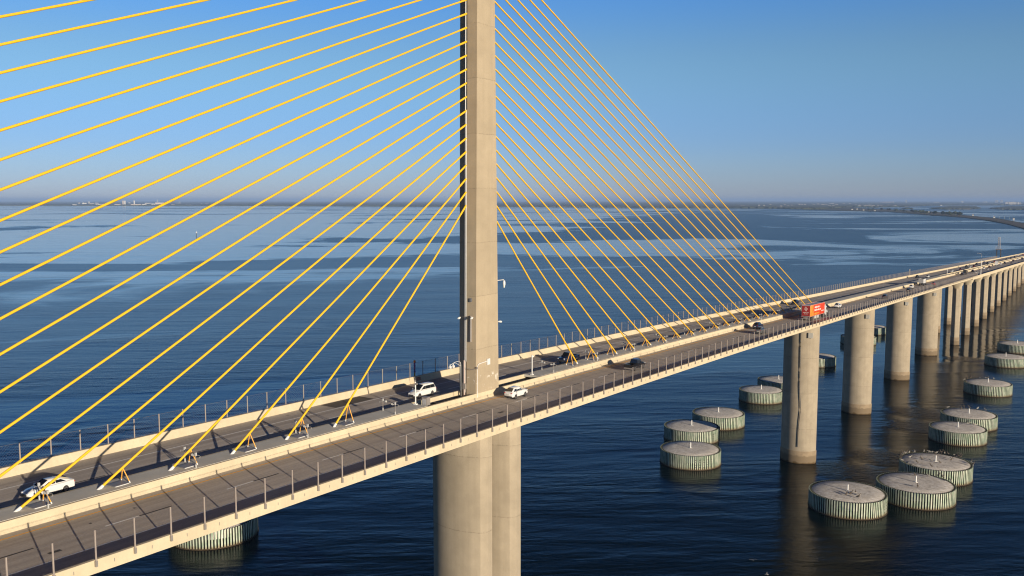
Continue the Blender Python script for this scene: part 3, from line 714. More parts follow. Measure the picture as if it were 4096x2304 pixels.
for x, zl, zt, h in ((16.85, .6, 2.0, 1.1), (17.8, .6, 1.9, 1.0), (18.9, .6, 1.7, .9), (19.25, .7, 1.3, .8)): rs.append([(x,-h,zl),(x,-h,zt-.25),(x,-h+.25,zt),(x,h-.25,zt),(x,h,zt-.25),(x,h,zl)])
g.rings(rs); g.box((17.0, 0, .62), (4.8, .9, .3), 1)
cab = g.build('cab', [M['p_white'], M['dark_metal']], t, 35)
g = MB(); g.poly([(16.92, -1.02, 2.05), (16.92, 1.02, 2.05), (16.925, .98, 2.8), (16.925, -.98, 2.8)]); g.build('windscreen', M['glass'], cab)
for sy in (-1, 1):
    g = MB(); q = [(16.0, sy*1.225, 1.95), (16.75, sy*1.215, 1.95), (16.75, sy*1.215, 2.6), (16.0, sy*1.225, 2.6)]; g.poly(q if sy < 0 else q[::-1]); g.build('side_window', M['glass'], cab)
    g = MB(); g.box((17.05, sy*1.5, 2.35), (.16, .3, .6)); g.tube([(16.9, sy*1.18, 2.5), (17.05, sy*1.5, 2.5)], .03, 5); g.build('mirror', M['dark_metal'], cab)
    g = MB(); g.box((19.1, sy*.7, 1.15), (.24, .26, .2)); g.build('headlight', M['head'], cab)
wheels(t, [(1.2, sy*1.05) for sy in (-1, 1)]+[(2.5, sy*1.05) for sy in (-1, 1)]+[(13.2, sy*1.0) for sy in (-1, 1)]+[(14.5, sy*1.0) for sy in (-1, 1)]+[(18.1, sy*1.0) for sy in (-1, 1)], .52, .46)
orient(t, 135.2, -8.55, 1, 0, (1, .86, 1))
# dump truck
t = thing('dump_truck', 'white dump truck with a ribbed tipping body beside the median', 'truck')
g = MB(); g.add([(-.2,-1.25,1.2),(6.6,-1.25,1.2),(6.6,1.25,1.2),(-.2,1.25,1.2),(-.5,-1.25,3.0),(6.8,-1.25,3.0),(6.8,1.25,3.0),(-.5,1.25,3.0)], [(0,1,5,4),(1,2,6,5),(2,3,7,6),(0,3,2,1)])
g.add([(-.4,-1.15,2.96),(6.7,-1.15,2.96),(6.7,1.15,2.96),(-.4,1.15,2.96),(0,-1.1,1.3),(6.5,-1.1,1.3),(6.5,1.1,1.3),(0,1.1,1.3)], [(4,5,6,7),(0,4,7,3),(1,5,4,0),(2,6,5,1),(3,7,6,2)], 1)
for z in (1.25, 3.0): g.box((3.1, -1.28, z), (7.3, .1, .14)); g.box((3.1, 1.28, z), (7.3, .1, .14))
for x in (1, 2.4, 3.8, 5.2): g.box((x, -1.29, 2.1), (.12, .08, 1.8))
g.build('tipping_body', [M['p_white'], M['dark_metal']], t)
g = MB(); g.add([(-.22,-1.25,1.2),(-.22,1.25,1.2),(-.52,1.25,3.0),(-.52,-1.25,3.0)], [(3,2,1,0)])
for k in range(4): g.box((-.34-.085*k, 0, 1.4+.48*k), (.10, 2.5, .09))
g.build('tailgate', M['p_silver'], t)
g = MB(); rs = []
for x, zl, zt, h in ((6.95, .7, 2.9, 1.15), (8.1, .7, 2.95, 1.15), (8.6, .7, 2.0, 1.12), (9.6, .7, 1.75, 1.0)): rs.append([(x,-h,zl),(x,-h,zt-.2),(x,-h+.2,zt),(x,h-.2,zt),(x,h,zt-.2),(x,h,zl)])
g.rings(rs); g.box((4, 0, .9), (8, .9, .35), 1); cab = g.build('cab', [M['p_grey'], M['dark_metal']], t, 35)
for sy in (-1, 1):
    g = MB(); q = [(7.3, sy*1.165, 1.9), (8.1, sy*1.165, 1.9), (8.0, sy*1.165, 2.55), (7.3, sy*1.165, 2.55)]; g.poly(q if sy < 0 else q[::-1]); g.build('side_window', M['glass'], cab)
wheels(t, [(x, sy*1.05) for x in (.9, 2.3, 8.6) for sy in (-1, 1)], .52, .4)
orient(t, 330.5, -4.9, 1)
# flatbed truck and box van
t = thing('flatbed_truck', 'low dark flatbed truck with an empty deck, ahead of a dark SUV', 'truck')
g = MB(); g.box((3.4, 0, 1.05), (6.8, 2.3, .16)); 
for x in (.2, 2.4, 4.6, 6.6): g.box((x, -1.1, 1.5), (.12, .1, .9)); g.box((x, 1.1, 1.5), (.12, .1, .9))
g.box((6.7, 0, 1.9), (.12, 2.3, 1.6)); g.build('flat_deck', M['dark_metal'], t)
g = MB(); rs = []
for x, zl, zt, h in ((6.95, .6, 2.3, 1.0), (8.0, .6, 2.35, 1.0), (8.6, .6, 1.5, .98), (9.4, .6, 1.3, .9)): rs.append([(x,-h,zl),(x,-h,zt-.2),(x,-h+.2,zt),(x,h-.2,zt),(x,h,zt-.2),(x,h,zl)])
g.rings(rs); g.build('cab', M['p_dark'], t, 35)
wheels(t, [(x, sy*.98) for x in (1.2, 2.3, 8.4) for sy in (-1, 1)], .45, .3); orient(t, 466.5, -5.2, 1)
t = thing('box_van', 'tall white box van by the median far along the near lanes', 'van', group=F)
g = MB(); g.box((2.6, 0, 2.0), (5.2, 2.3, 2.7)); g.box((2.6, 0, 3.37), (5.25, 2.35, .06)); g.build('cargo_box', M['p_white'], t)
g = MB(); rs = []
for x, zl, zt, h in ((5.25, .5, 2.4, 1.0), (6.1, .5, 2.35, 1.0), (6.7, .5, 1.5, .98), (7.3, .5, 1.2, .9)): rs.append([(x,-h,zl),(x,-h,zt-.2),(x,-h+.2,zt),(x,h-.2,zt),(x,h,zt-.2),(x,h,zl)])
g.rings(rs); g.build('cab', M['p_white'], t, 35); wheels(t, [(x, sy*.95) for x in (1.2, 6.3) for sy in (-1, 1)], .42, .3); orient(t, 648.5, -4.7, 1)

# ------------------------------------------------------------------ dolphins: concrete caps in rings of sheet piles
DM = {}
def dolphin_meshes():
    n = 92; R0 = 9.0; H = 4.1
    g = MB()
    def prof(k, z):
        a = 2*math.pi*k/(n*4); return a
    lo, hi = [], []
    for k in range(n):
        for (f, r) in ((0, R0-.75), (.34, R0-.75), (.42, R0), (.92, R0)):
            a = 2*math.pi*(k+f)/n; j = (random.random()-.5)*.05
            lo.append((r*math.cos(a), r*math.sin(a), -3)); hi.append((r*math.cos(a), r*math.sin(a), H+.0))
    m = len(lo); g.add(lo+hi, [])
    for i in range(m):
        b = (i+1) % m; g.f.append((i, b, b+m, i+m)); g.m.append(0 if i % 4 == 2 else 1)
    # thickness: inner ring, seen over the rim
    ri = R0-.62
    inn = [(ri*math.cos(2*math.pi*k/n), ri*math.sin(2*math.pi*k/n)) for k in range(n)]
    for k in range(n):                    # the flat tops of the piles
        a0, a1 = 2*math.pi*(k+.42)/n, 2*math.pi*(k+.92)/n; r0, r1 = R0-.22, R0
        zt = H+.0
        g.add([(r0*math.cos(a0), r0*math.sin(a0), zt), (r1*math.cos(a0), r1*math.sin(a0), zt), (r1*math.cos(a1), r1*math.sin(a1), zt), (r0*math.cos(a1), r0*math.sin(a1), zt)], [(0, 1, 2, 3)], 2)
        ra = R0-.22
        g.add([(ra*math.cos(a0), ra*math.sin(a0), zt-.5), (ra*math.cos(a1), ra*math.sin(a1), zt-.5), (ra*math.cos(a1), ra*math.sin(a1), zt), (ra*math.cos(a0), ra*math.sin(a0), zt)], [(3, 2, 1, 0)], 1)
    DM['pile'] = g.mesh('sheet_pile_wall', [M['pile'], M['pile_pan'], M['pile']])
    g = MB(); prof_ = [(8.42, 2.0), (8.42, 4.0), (8.30, 4.06), (5.0, 4.16), (2.0, 4.22), (.02, 4.24)]
    g.rings([[(r*math.cos(2*math.pi*k/64), r*math.sin(2*math.pi*k/64), z) for k in range(64)] for r, z in prof_])
    DM['cap'] = g.mesh('concrete_cap', M['cap'], 40)
    g = MB(); g.rings([[(r*math.cos(2*math.pi*k/64), r*math.sin(2*math.pi*k/64), z) for k in range(64)] for r, z in ((8.5, .25), (9.12, .22), (9.14, -.6), (8.5, -.7))]); DM['wale'] = g.mesh('waterline_beam', M['rust'])
    g = MB(); g.tube([(0, 0, 4.2), (0, 0, 5.75)], .17, 10); g.tube([(0, 0, 5.75), (0, 0, 5.95)], [.17, .05], 10); g.box((0, 0, 4.25), (.7, .7, .12)); DM['post'] = g.mesh('marker_post', M['white_metal'], 50)
    g = MB(); 
    for k in range(6):
        a = k*1.05+.3; g.tube([(1.5*math.cos(a), 1.5*math.sin(a), 4.2), (1.5*math.cos(a), 1.5*math.sin(a), 4.5)], .12, 6)
    DM['stub'] = g.mesh('mooring_stub', M['dark_metal'])
    # ladder of old fenders on a few of the piles
    g = MB()
    for z in (.9, 1.6, 2.3, 3.0): 
        for k in range(5): a = -1.9+.14*k; g.box((8.93*math.cos(a), 8.93*math.sin(a), z), (.25, .25, .16), 0, Matrix.Rotation(a, 3, 'Z'))
    DM['fender'] = g.mesh('fender_block', M['rust'])
dolphin_meshes()
DOLPH = [
 (127.2,-22.5,9.3,'dolphin standing nearest the first wide pier, at the bottom right, few birds on top'),
 (144.2,-35.5,9.5,'second dolphin of the right-hand row, overlapping the bird-crowded one behind it'),
 (167.6,-36.7,9.4,'dolphin with the most birds, lined along its far rim, in the right-hand row'),
 (213.4,-36.4,8.5,'front dolphin of the middle overlapping pair in the right-hand row'),
 (236.1,-36.9,8.8,'rear dolphin of the middle overlapping pair in the right-hand row'),
 (298.9,-36.3,8.7,'dolphin standing alone in the right-hand row above the overlapping pair'),
 (372.2,-36.2,8.8,'next-to-last dolphin of the right-hand row, cut by the right frame edge'),
 (419.2,-37.3,9.0,'farthest dolphin of the right-hand row, at the right frame edge'),
 (142.6,25.7,8.8,'lowest dolphin of the left row, nearest the main pylon piers'),
 (168.0,35.8,8.8,'dolphin directly behind the lowest one of the left row'),
 (190.4,35.2,8.8,'third dolphin of the left row, standing out to its right'),
 (235.9,35.2,8.3,'dolphin just left of the first wide pier, front of its pair'),
 (259.0,35.6,8.3,'dolphin half hidden by the first wide pier on its left side'),
 (324.8,38.3,9.0,'dolphin showing between the first and second wide piers'),
 (400.6,36.2,9.0,'dolphin sliver left of the second wide pier'),
 (443.5,39.6,9.0,'farthest dolphin, showing between the second and third wide piers'),
 (27.3,95.1,9.9,'pale dolphin below the near parapet at bottom left')]
for i, (x, y, r, lab) in enumerate(DOLPH):
    o = thing('dolphin', lab, 'dolphin', (x, y, ZW), 'round sheet-pile dolphins guarding the bridge piers')
    k = r/9.0; rz = random.uniform(0, 6.28)
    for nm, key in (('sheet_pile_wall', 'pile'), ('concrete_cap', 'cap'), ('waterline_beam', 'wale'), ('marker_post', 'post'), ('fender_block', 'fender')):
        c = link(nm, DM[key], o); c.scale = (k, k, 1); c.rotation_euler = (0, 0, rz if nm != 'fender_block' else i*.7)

# birds
def bird_mesh(up=True):
    g = MB()
    if up: pts = [(-.42,0,.25),(-.25,0,.30),(0,0,.42),(.18,0,.55),(.24,0,.72),(.27,0,.88),(.34,0,.95),(.52,0,.88)]; rr = [.03,.10,.17,.13,.065,.06,.075,.02]
    else: pts = [(-.5,0,.30),(-.28,0,.30),(0,0,.34),(.22,0,.42),(.30,0,.50),(.36,0,.56),(.55,0,.50)]; rr = [.03,.10,.16,.11,.07,.07,.02]
    g.tube(pts, rr, 8)
    for sy in (-.06, .06): g.tube([(0, sy, .34), (.02, sy, 0)], .02, 4)
    return g
BM = [(bird_mesh(True).mesh('bird', plain('brown_feathers', (.10, .08, .065), .8, var=.4, vs=8), True)), (bird_mesh(False).mesh('bird', plain('pale_feathers', (.36, .34, .31), .8, var=.4, vs=8), True))]
def birds(di, spots, lab, up_share):
    x, y, r, _ = DOLPH[di]
    for a, f in spots:
        me = BM[0] if random.random() < up_share else BM[1]
        rr = r*f; z = 4.10 if f > .94 else 4.22-.16*f
        o = link('bird', me, None, (x+rr*math.cos(a), y+rr*math.sin(a), ZW+z)); s = random.uniform(1.0, 1.5); o.scale = (s, s, s)
        o.rotation_euler = (0, 0, random.uniform(0, 6.28)); tag(o, lab, 'bird', 'birds resting on dolphin %d' % di if False else lab+' flock')
rn = random.uniform
birds(2, [(rn(-.7, 2.6), .985) for k in range(30)]+[(rn(-1.5, -.4), .985) for k in range(7)]+[(rn(0, 6.28), rn(.15, .75)) for k in range(9)], 'water bird resting on the most crowded dolphin of the right-hand row', .5)
birds(0, [(3.6, .35), (3.8, .62), (3.3, .42), (4.0, .3), (4.3, .25), (4.1, .45)], 'water bird standing on the cap of the dolphin nearest the first wide pier', .6)
birds(1, [(-.6, .985), (-.9, .985), (0.2, .6), (-.3, .72), (3.4, .5), (-.45, .985)], 'water bird on the second dolphin of the right-hand row', .6)
birds(4, [(-.2, .985), (.1, .985), (.3, .985), (-.5, .985), (1.0, .985), (.6, .6)], 'water bird on the rear dolphin of the middle pair', .5)
birds(3, [(-.4, .7), (-.7, .8), (-.2, .985)], 'water bird on the front dolphin of the middle pair', .6)
birds(5, [(rn(-.5, 2.5), .985) for k in range(10)], 'water bird perched on the rim of the lone right-hand dolphin', .5)
def flying(loc, rz):
    g = MB(); g.tube([(-.45,0,0),(-.2,0,.02),(.1,0,.04),(.35,0,.05),(.6,0,.02)], [.04,.13,.14,.08,.02], 8)
    for sy in (-1, 1):
        rs = []
        for t, (dx, dz, c) in enumerate(((0, .05, .30), (.08, .22, .30), (-.02, .28, .22), (-.18, .22, .06))):
            yy = sy*(.05+.36*t); rs.append([(dx-c/2, yy, dz), (dx, yy, dz+.03), (dx+c/2, yy, dz), (dx, yy, dz-.01)])
        g.rings(rs)
    o = g.build('flying_bird', plain('gull_grey', (.30, .30, .30), .7), None, 40, loc); o.scale = (.7, .7, .7); o.rotation_euler = (0, .1, rz); return o
tag(flying((66.8, -18.6, ZW+6), .6), 'pale bird gliding low over the dark water, the upper of two', 'bird')
tag(flying((61.6, -23.1, ZW+6), 1.9), 'pale bird gliding low over the dark water at the bottom edge', 'bird')

# channel beacon and the lattice tower on piles
o = thing('channel_marker', 'small white channel marker on a dark pile in the open bay', 'marker', (1128.2, 1550.2, ZW))
g = MB(); g.tube([(0, 0, -2), (0, 0, 7.0)], .55, 8); g.build('pile', M['dark_metal'], o); g = MB(); g.box((0, 0, 8.2), (2.2, 2.2, 1.6)); g.tube([(0, 0, 9), (0, 0, 11.5)], .3, 6); g.build('day_board', M['white_metal'], o)
o = thing('navigation_tower', 'lattice light tower on a platform of dark piles beyond the viaduct', 'tower', (1317.7, 54.7, ZW))
for dx in (-2.6, 0, 2.6):
    for dy in (-2.6, 2.6):
        g = MB(); g.tube([(dx, dy, -3), (dx*.9, dy*.9, 8.4)], .5, 8); g.build('pile', M['dark_metal'], o)
g = MB(); g.box((0, 0, 8.8), (7.4, 7.4, .8)); g.build('platform', M['grey_metal'], o)
g = MB(); 
for sx, sy in ((-1,-1),(1,-1),(1,1),(-1,1)): g.tube([(sx*1.5, sy*1.5, 9.2), (sx*.9, sy*.9, 26)], .14, 5)
for k in range(6):
    z0, z1 = 9.2+2.8*k, 9.2+2.8*(k+1); w0, w1 = 1.5-.1*k, 1.5-.1*(k+1)
    for a, b in (((-1,-1),(1,-1)),((1,-1),(1,1)),((1,1),(-1,1)),((-1,1),(-1,-1))):
        g.tube([(a[0]*w0, a[1]*w0, z0), (b[0]*w1, b[1]*w1, z1)], .09, 4); g.tube([(b[0]*w0, b[1]*w0, z0), (a[0]*w1, a[1]*w1, z1)], .09, 4)
g.tube([(-3.4, 3.4, 9.2), (-3.4, 3.4, 13.5)], .25, 6); g.build('lattice_mast', M['grey_metal'], o)

# ------------------------------------------------------------------ far shore
PORT=[
 ('silo',8702,13390,24,69),
 ('silo',8719,13364,24,69),
 ('silo',9959,14965,25,73),
 ('shed',8140,13139,117,21),
 ('shed',8111,12153,143,20),
 ('shed',8403,12379,63,19),
 ('shed',10804,15783,107,27),
 ('shed',8970,12973,67,24),
 ('shed',9733,13890,153,43),
 ('stack',10193,14601,9,88),
 ('shed',9461,15741,75,30),
 ('tower',9829,16201,23,49),
 ('shed',9233,15129,67,22),
 ('shed',11933,19335,78,19),
 ('shed',7604,12938,56,14),
 ('shed',9700,15369,56,23),
 ('shed',8411,13082,92,17),
 ('shed',13654,19099,99,20),
 ('shed',13492,18496,100,15),
 ('stack',13804,18862,12,60),
 ('shed',8643,12007,47,15),
 ('shed',9556,12867,80,11),
 ('shed',12713,16626,39,12),
 ('shed',12773,16531,69,12),
 ('crane',8964,15086,60,50),
 ('crane',9448,15762,20,55),
 ('crane',10608,16090,74,46),
]
BLOCKS=[
 ('tower',32605,9866,18,82),
 ('long',29335,5747,239,31),
 ('long',29426,5601,154,31),
 ('tower',26972,4724,28,84),
 ('long',30165,4423,146,23),
 ('block',30579,3763,62,54),
 ('block',29469,3030,102,37),
 ('tower',29648,2745,66,81),
 ('tower',29723,2626,66,88),
 ('long',17875,1459,70,44),
 ('long',16944,1315,96,46),
 ('block',17954,1336,88,40),
 ('block',18518,1324,50,32),
]
HOUSES=[(11413,3967,16,13),(11190,3856,13,13),(11457,3898,20,13),(12056,3946,17,14),(11573,3720,13,13),(10558,3186,18,12),(13129,3918,18,15),(12297,3573,14,14),(15050,4258,21,17),(14293,4002,24,16),(13959,3860,19,15),(15179,4057,29,17),(16095,4229,26,18),(14853,3829,32,16),(14496,3688,39,16),(11783,2941,19,13),(14587,3547,35,16),(18942,4721,72,20),(17877,4223,24,19),(17938,4128,19,19),(14381,3206,19,15),(12285,2621,20,13),(12303,2594,23,13),(12873,2684,27,14),(11596,2375,28,12),(12378,2477,20,13),(13016,2462,31,14),(12236,2243,26,13),(13399,1871,17,14),(8305,2245,11,9),(9628,3543,34,11),(14026,4417,20,16),(11258,3314,16,13),(12327,3030,20,13),(12799,2798,27,14),(12140,2390,22,13)]
SHORE_H=[(7306,1631,12,6),(7625,1665,12,6),(6905,1458,11,6),(6549,1305,11,5),(5993,872,9,5),(5822,831,9,5),(4843,494,7,4),(4239,343,6,4),(3921,245,6,4)]
TREES=[(6813,1258,13),(5511,821,10),(7272,1502,12),(7138,1324,14),(4923,625,15),(6996,1351,18),(5788,908,16),(7164,1444,15),(6232,1109,18),(5939,961,18),(5348,742,13),(4982,649,18),(4725,580,10),(7166,1341,13),(5321,780,14),(6073,1032,15),(5685,859,16),(4873,578,19),(5163,734,18),(4823,557,15),(5084,703,17),(5449,826,10),(5064,637,10),(4971,647,11),(6693,1200,18),(7080,1439,9),(5116,706,18),(4672,531,19),(6223,1103,15),(6807,1390,13),(5305,785,9),(4812,596,19),(4780,580,14),(5752,904,15),(5630,863,18),(5693,901,16),(6660,1229,19),(5705,895,9),(6081,1017,9),(5482,811,10),(5385,790,16),(6398,1110,16),(6727,1379,16),(4626,532,14),(5414,811,13),(6373,1129,15)]
MAIN = [(-12000,42000),(3000,20000),(6027,14043),(7031,11958),(7987,9973),(8353,7586),(8349,6046),(8650,4895),(8210,3256),(8140,2498),(7232,1913),(10030,2272),(10211,2314),(10177,2046),(10903,1925),(13594,2088),(14798,1932),(15482,1500),(16305,882),(30000,-15000),(60000,-60000),(140000,-140000),(140000,140000),(-12000,140000)]
CAUSE = [(7232,1913),(6611,1479),(6310,1168),(5387,856),(4790,639),(4323,469),(3699,307),(3143,198),(2670,120),(2276,61),(1405,-22),(1405,24),(2400,82),(3036,122),(3387,182),(4111,313),(4876,519),(5503,695),(6153,838),(7022,1133),(7871,1471),(8847,1884),(10030,2272)]
ISLES = [[(8905,1325),(8240,1096),(8355,919),(9450,958),(12042,1286),(12627,1639)],[(9200,874),(8269,679),(8216,409),(12451,656),(12750,1014)],[(9037,1591),(8291,1410),(8830,1441),(9675,1643)]]
def inside(x, y, P):
    c = False; j = len(P)-1
    for i in range(len(P)):
        xi, yi = P[i]; xj, yj = P[j]
        if (yi > y) != (yj > y) and x < (xj-xi)*(y-yi)/(yj-yi)+xi: c = not c
        j = i
    return c
def land_mat():
    m, nt, b = new_mat('land_ground')
    v = coords(nt)
    c = mixc(nt, ramp(nt, noise(nt, v, .0012, 5, .6), .35, .65), (.035, .04, .025), (.09, .08, .055))
    nt.links.new(c, b.inputs['Base Color']); b.inputs['Roughness'].default_value = .95; return m
def wood_mat():
    m, nt, b = new_mat('woodland_leaves')
    v = coords(nt)
    c = mixc(nt, ramp(nt, noise(nt, v, .004, 6, .65), .35, .65), (.028, .042, .022), (.075, .085, .042))
    c = mixc(nt, ramp(nt, noise(nt, v, .0015, 4, .6), .58, .68), c, (.17, .15, .105))
    nt.links.new(c, b.inputs['Base Color']); b.inputs['Roughness'].default_value = .95; return m
LAND, WOOD = land_mat(), wood_mat()
def slab(name, P, z, label):
    bm = bmesh.new(); vs = [bm.verts.new((x, y, ZW+z)) for x, y in P]; f = bm.faces.new(vs)
    r = bmesh.ops.extrude_face_region(bm, geom=[f]); bmesh.ops.translate(bm, vec=(0, 0, -z-1.0), verts=[v for v in r['geom'] if isinstance(v, bmesh.types.BMVert)])
    bmesh.ops.recalc_face_normals(bm, faces=bm.faces); bmesh.ops.triangulate(bm, faces=bm.faces)
    me = bpy.data.meshes.new(name); bm.to_mesh(me); bm.free(); me.materials.append(LAND)
    return tag(link(name, me), label, 'land', None, 'structure')
slab('land', MAIN, 2.0, 'low flat mainland along the whole horizon across the bay')
slab('causeway', CAUSE, 2.4, 'narrow curving causeway running out from the far shore at right')
for k, P in enumerate(ISLES): slab('island', P, 1.0, ['wide mangrove island in the far lagoon', 'mangrove island at the right frame edge of the far lagoon', 'small mangrove islet beside the causeway trees'][k])
# woodland on the far land: one uneven canopy
CAM = Vector((-102.919, -74.089, 27.783))
def canopy(name, polys, d0, d1, nd, a0, a1, na, hmin, hmax, label):
    V, Fc, idx = [], [], {}
    for i in range(nd):
        d = d0*(d1/d0)**(i/(nd-1))
        for j in range(na):
            a = a0+(a1-a0)*j/(na-1); x = CAM.x+d*math.sin(a)+random.uniform(-1, 1)*d*.002; y = CAM.y+d*math.cos(a)
            if any(inside(x, y, P) for P in polys):
                h = hmin+(hmax-hmin)*max(0, min(1, .5+.9*mnoise.noise(Vector((x*.004, y*.004, 0)))+random.uniform(-.3, .3)))
                idx[i, j] = len(V); V.append((x, y, ZW+2+h))
    for (i, j) in list(idx):
        q = [idx.get(k) for k in ((i, j), (i, j+1), (i+1, j+1), (i+1, j))]
        if None not in q: Fc.append(q)
    # skirt down to the ground on every open edge
    cnt = {}
    for f in Fc:
        for a, b in zip(f, f[1:]+f[:1]): cnt[(a, b)] = 1
    base = {}
    for (a, b) in list(cnt):
        if (b, a) not in cnt:
            for v in (a, b):
                if v not in base: base[v] = len(V); V.append((V[v][0], V[v][1], ZW+.5))
            Fc.append([b, a, base[a], base[b]])
    me = bpy.data.meshes.new(name); me.from_pydata(V, [], Fc); me.materials.append(WOOD); me.update()
    return tag(link(name, me), label, 'woodland', None, 'stuff')
canopy('woodland', [MAIN], 5200, 60000, 70, R(2), R(100), 620, 3, 12, 'dark belt of trees and open ground covering the mainland horizon')
canopy('mangroves', ISLES, 7900, 13200, 40, R(70), R(95), 260, 3, 7, 'low mangrove scrub covering the lagoon islands')

def shed(name, x, y, w, h, label, cat, group, c, kind):
    o = thing(name, label, cat, (x, y, ZW+2), group); d = w*.6
    az = math.atan2(x-CAM.x, y-CAM.y); o.rotation_euler = (0, 0, -az+random.uniform(-.25, .25))
    if kind in ('silo', 'stack'):
        g = MB(); g.tube([(0, 0, 0), (0, 0, h*.96), (0, 0, h)], [w/2, w/2 if kind == 'silo' else w*.4, w*.38], 14); g.build('wall', c, o, 40)
        g = MB(); g.tube([(0, 0, h), (0, 0, h+2)], [w*.40, w*.1], 14); g.build('roof', M['white_metal'], o)
    elif kind in ('tower', 'block', 'long'):
        g = MB(); g.box((0, 0, h/2), (w, d, h)); wv = g.build('wall', c, o)
        g = MB()
        for k in range(max(1, int(h/4))): g.box((0, -d/2-.1, 2.4+4*k), (w*.94, .3, 1.5))
        g.build('window_band', M['glass'], o)
        g = MB(); g.box((0, 0, h+.4), (w*1.01, d*1.01, .8)); g.box((w*.2, 0, h+2), (w*.2, d*.3, 3)); g.build('roof', M['platform'], o)
    elif kind == 'crane':
        g = MB(); g.tube([(-w*.2, 0, 0), (-w*.1, 0, h*.5)], 1.6, 5); g.tube([(w*.2, 0, 0), (w*.1, 0, h*.5)], 1.6, 5); g.box((0, 0, h*.5), (w*.4, 9, 8)); g.build('portal', c, o)
        g = MB(); g.tube([(0, 0, h*.5), (-w*.45, 0, h)], 1.4, 5); g.tube([(w*.05, 0, h*.55), (w*.3, 0, h*.9)], 1.2, 5); g.build('boom', c, o)
    else:
        g = MB(); g.box((0, 0, h*.375), (w, d, h*.75)); g.build('wall', c, o)
        r = MB(); r.add([(-w/2-1,-d/2-1,h*.75),(w/2+1,-d/2-1,h*.75),(w/2+1,d/2+1,h*.75),(-w/2-1,d/2+1,h*.75),(-w/2-1,0,h),(w/2+1,0,h)], [(0,1,5,4),(2,3,4,5),(1,2,5),(3,0,4),(3,2,1,0)]); r.build('roof', M['roofs'] if kind == 'house' else M['white_metal'], o)
    return o
M['roofs'] = plain('house_roof', (.30, .25, .22), .8); walls = plain('pale_render', (.72, .70, .66), .7); sand = plain('sand_render', (.60, .50, .40), .7)
PN = {'silo': 'tall pale silo at the port across the bay', 'shed': 'low white warehouse at the port across the bay', 'stack': 'thin stack at the port across the bay', 'tower': 'pale square tower at the port across the bay', 'crane': 'pale cargo crane at the port across the bay'}
for k, (n, x, y, w, h) in enumerate(PORT):
    shed({'shed': 'warehouse', 'tower': 'port_tower', 'crane': 'cargo_crane', 'stack': 'chimney_stack'}.get(n, n), x, y, w, h, PN[n], {'shed': 'warehouse', 'stack': 'chimney'}.get(n, n), 'port %ss across the bay' % n, walls if k % 4 else sand, n)
for k, (n, x, y, w, h) in enumerate(BLOCKS):
    shed({'tower': 'apartment_tower', 'long': 'long_building', 'block': 'apartment_block'}[n], x, y, w, h, {'tower': 'pale high tower on the far skyline at right', 'long': 'long pale building on the far skyline at right', 'block': 'pale apartment block on the far skyline at right'}[n], 'building', '%s buildings on the far skyline' % n, sand if k in (0, 1, 2) else walls, n)
for (x, y, w, h) in HOUSES: shed('house', x, y, w*1.25, h*.8+3, 'small pale house among the trees of the far shore', 'house', 'houses of the far shore', walls, 'house')
for (x, y, w, h) in SHORE_H: shed('house', x, y, w, h+2, 'small pale house on the curving causeway', 'house', 'houses on the causeway', walls, 'house')
# trees on the causeway
def tree_meshes(seed):
    rnd = random.Random(seed); t = MB()
    t.tube([(0, 0, 0), (.1, .1, .35), (0, .05, .6)], [.05, .035, .015], 6)
    for k in range(4):
        a = k*1.6+rnd.random(); t.tube([(.05, .05, .3+.06*k), (.25*math.cos(a), .25*math.sin(a), .55+.06*k)], [.02, .008], 5)
    c = MB()
    for k in range(170):
        a, z, q = rnd.random()*6.28, rnd.uniform(-1, 1), rnd.random()**.4
        p = Vector((math.cos(a)*math.sqrt(1-z*z)*.42*q, math.sin(a)*math.sqrt(1-z*z)*.42*q, .62+z*.36*q)); p *= 1+.25*mnoise.noise(p*5+Vector((seed, 0, 0)))
        r = Matrix.Rotation(rnd.random()*6, 3, 'X') @ Matrix.Rotation(rnd.random()*6, 3, 'Z'); s = rnd.uniform(.05, .10)
        c.poly([p+r @ Vector(v) for v in ((-s, -s, 0), (s, -s, .02), (s, s, 0), (-s, s, .02))])
    leaf = plain('causeway_leaves_%d' % seed, (.045, .06, .028), .9, var=.5, vs=4)
    return t.mesh('trunk', plain('bark', (.12, .09, .06), .9)), c.mesh('crown', leaf)
TM = [tree_meshes(s) for s in range(4)]
for k, (x, y, h) in enumerate(TREES):
    o = thing('causeway_tree', 'dark bushy tree on the curving causeway', 'tree', (x, y, ZW+2.3), 'trees along the causeway'); tm = TM[k % 4]
    for nm, me in (('trunk', tm[0]), ('crown', tm[1])): c = link(nm, me, o); c.scale = (h*1.5, h*1.5, h)
    o.rotation_euler = (0, 0, random.uniform(0, 6))
for (x, y, w, h) in ((5112,638,1.2,26),(4207,344,.7,11),(4181,335,.7,10),(4162,317,.7,10),(4060,289,.7,10),(3964,263,.7,10)):
    o = thing('mast', 'tall thin pale pole standing on the causeway' if h > 20 else 'thin light pole along the causeway road', 'pole', (x, y, ZW+2.3), None if h > 20 else 'light poles of the causeway')
    g = MB(); g.tube([(0, 0, 0), (0, 0, h)], [w/2, w/4], 6); g.box((0, 0, h), (w*2.2, w, w*.6)); g.build('shaft', M['white_metal'], o)
# causeway road and bank
mid = [(1405,2),(2330,74),(2900,130),(3250,188),(3900,312),(4600,495),(5150,670),(5800,850),(6500,1110),(7400,1640)]
g = MB(); rs = []
for i, (x, y) in enumerate(mid):
    t = (Vector(mid[min(i+1, len(mid)-1)])-Vector(mid[max(0, i-1)])).normalized(); n = Vector((-t.y, t.x))*13
    rs.append([(x-n.x, y-n.y, ZW+2.45), (x+n.x, y+n.y, ZW+2.45)])
g.rings(rs, 0, False, False); tag(g.build('road', M['patch']), 'road running along the curving causeway to the far shore', 'road', None, 'structure')

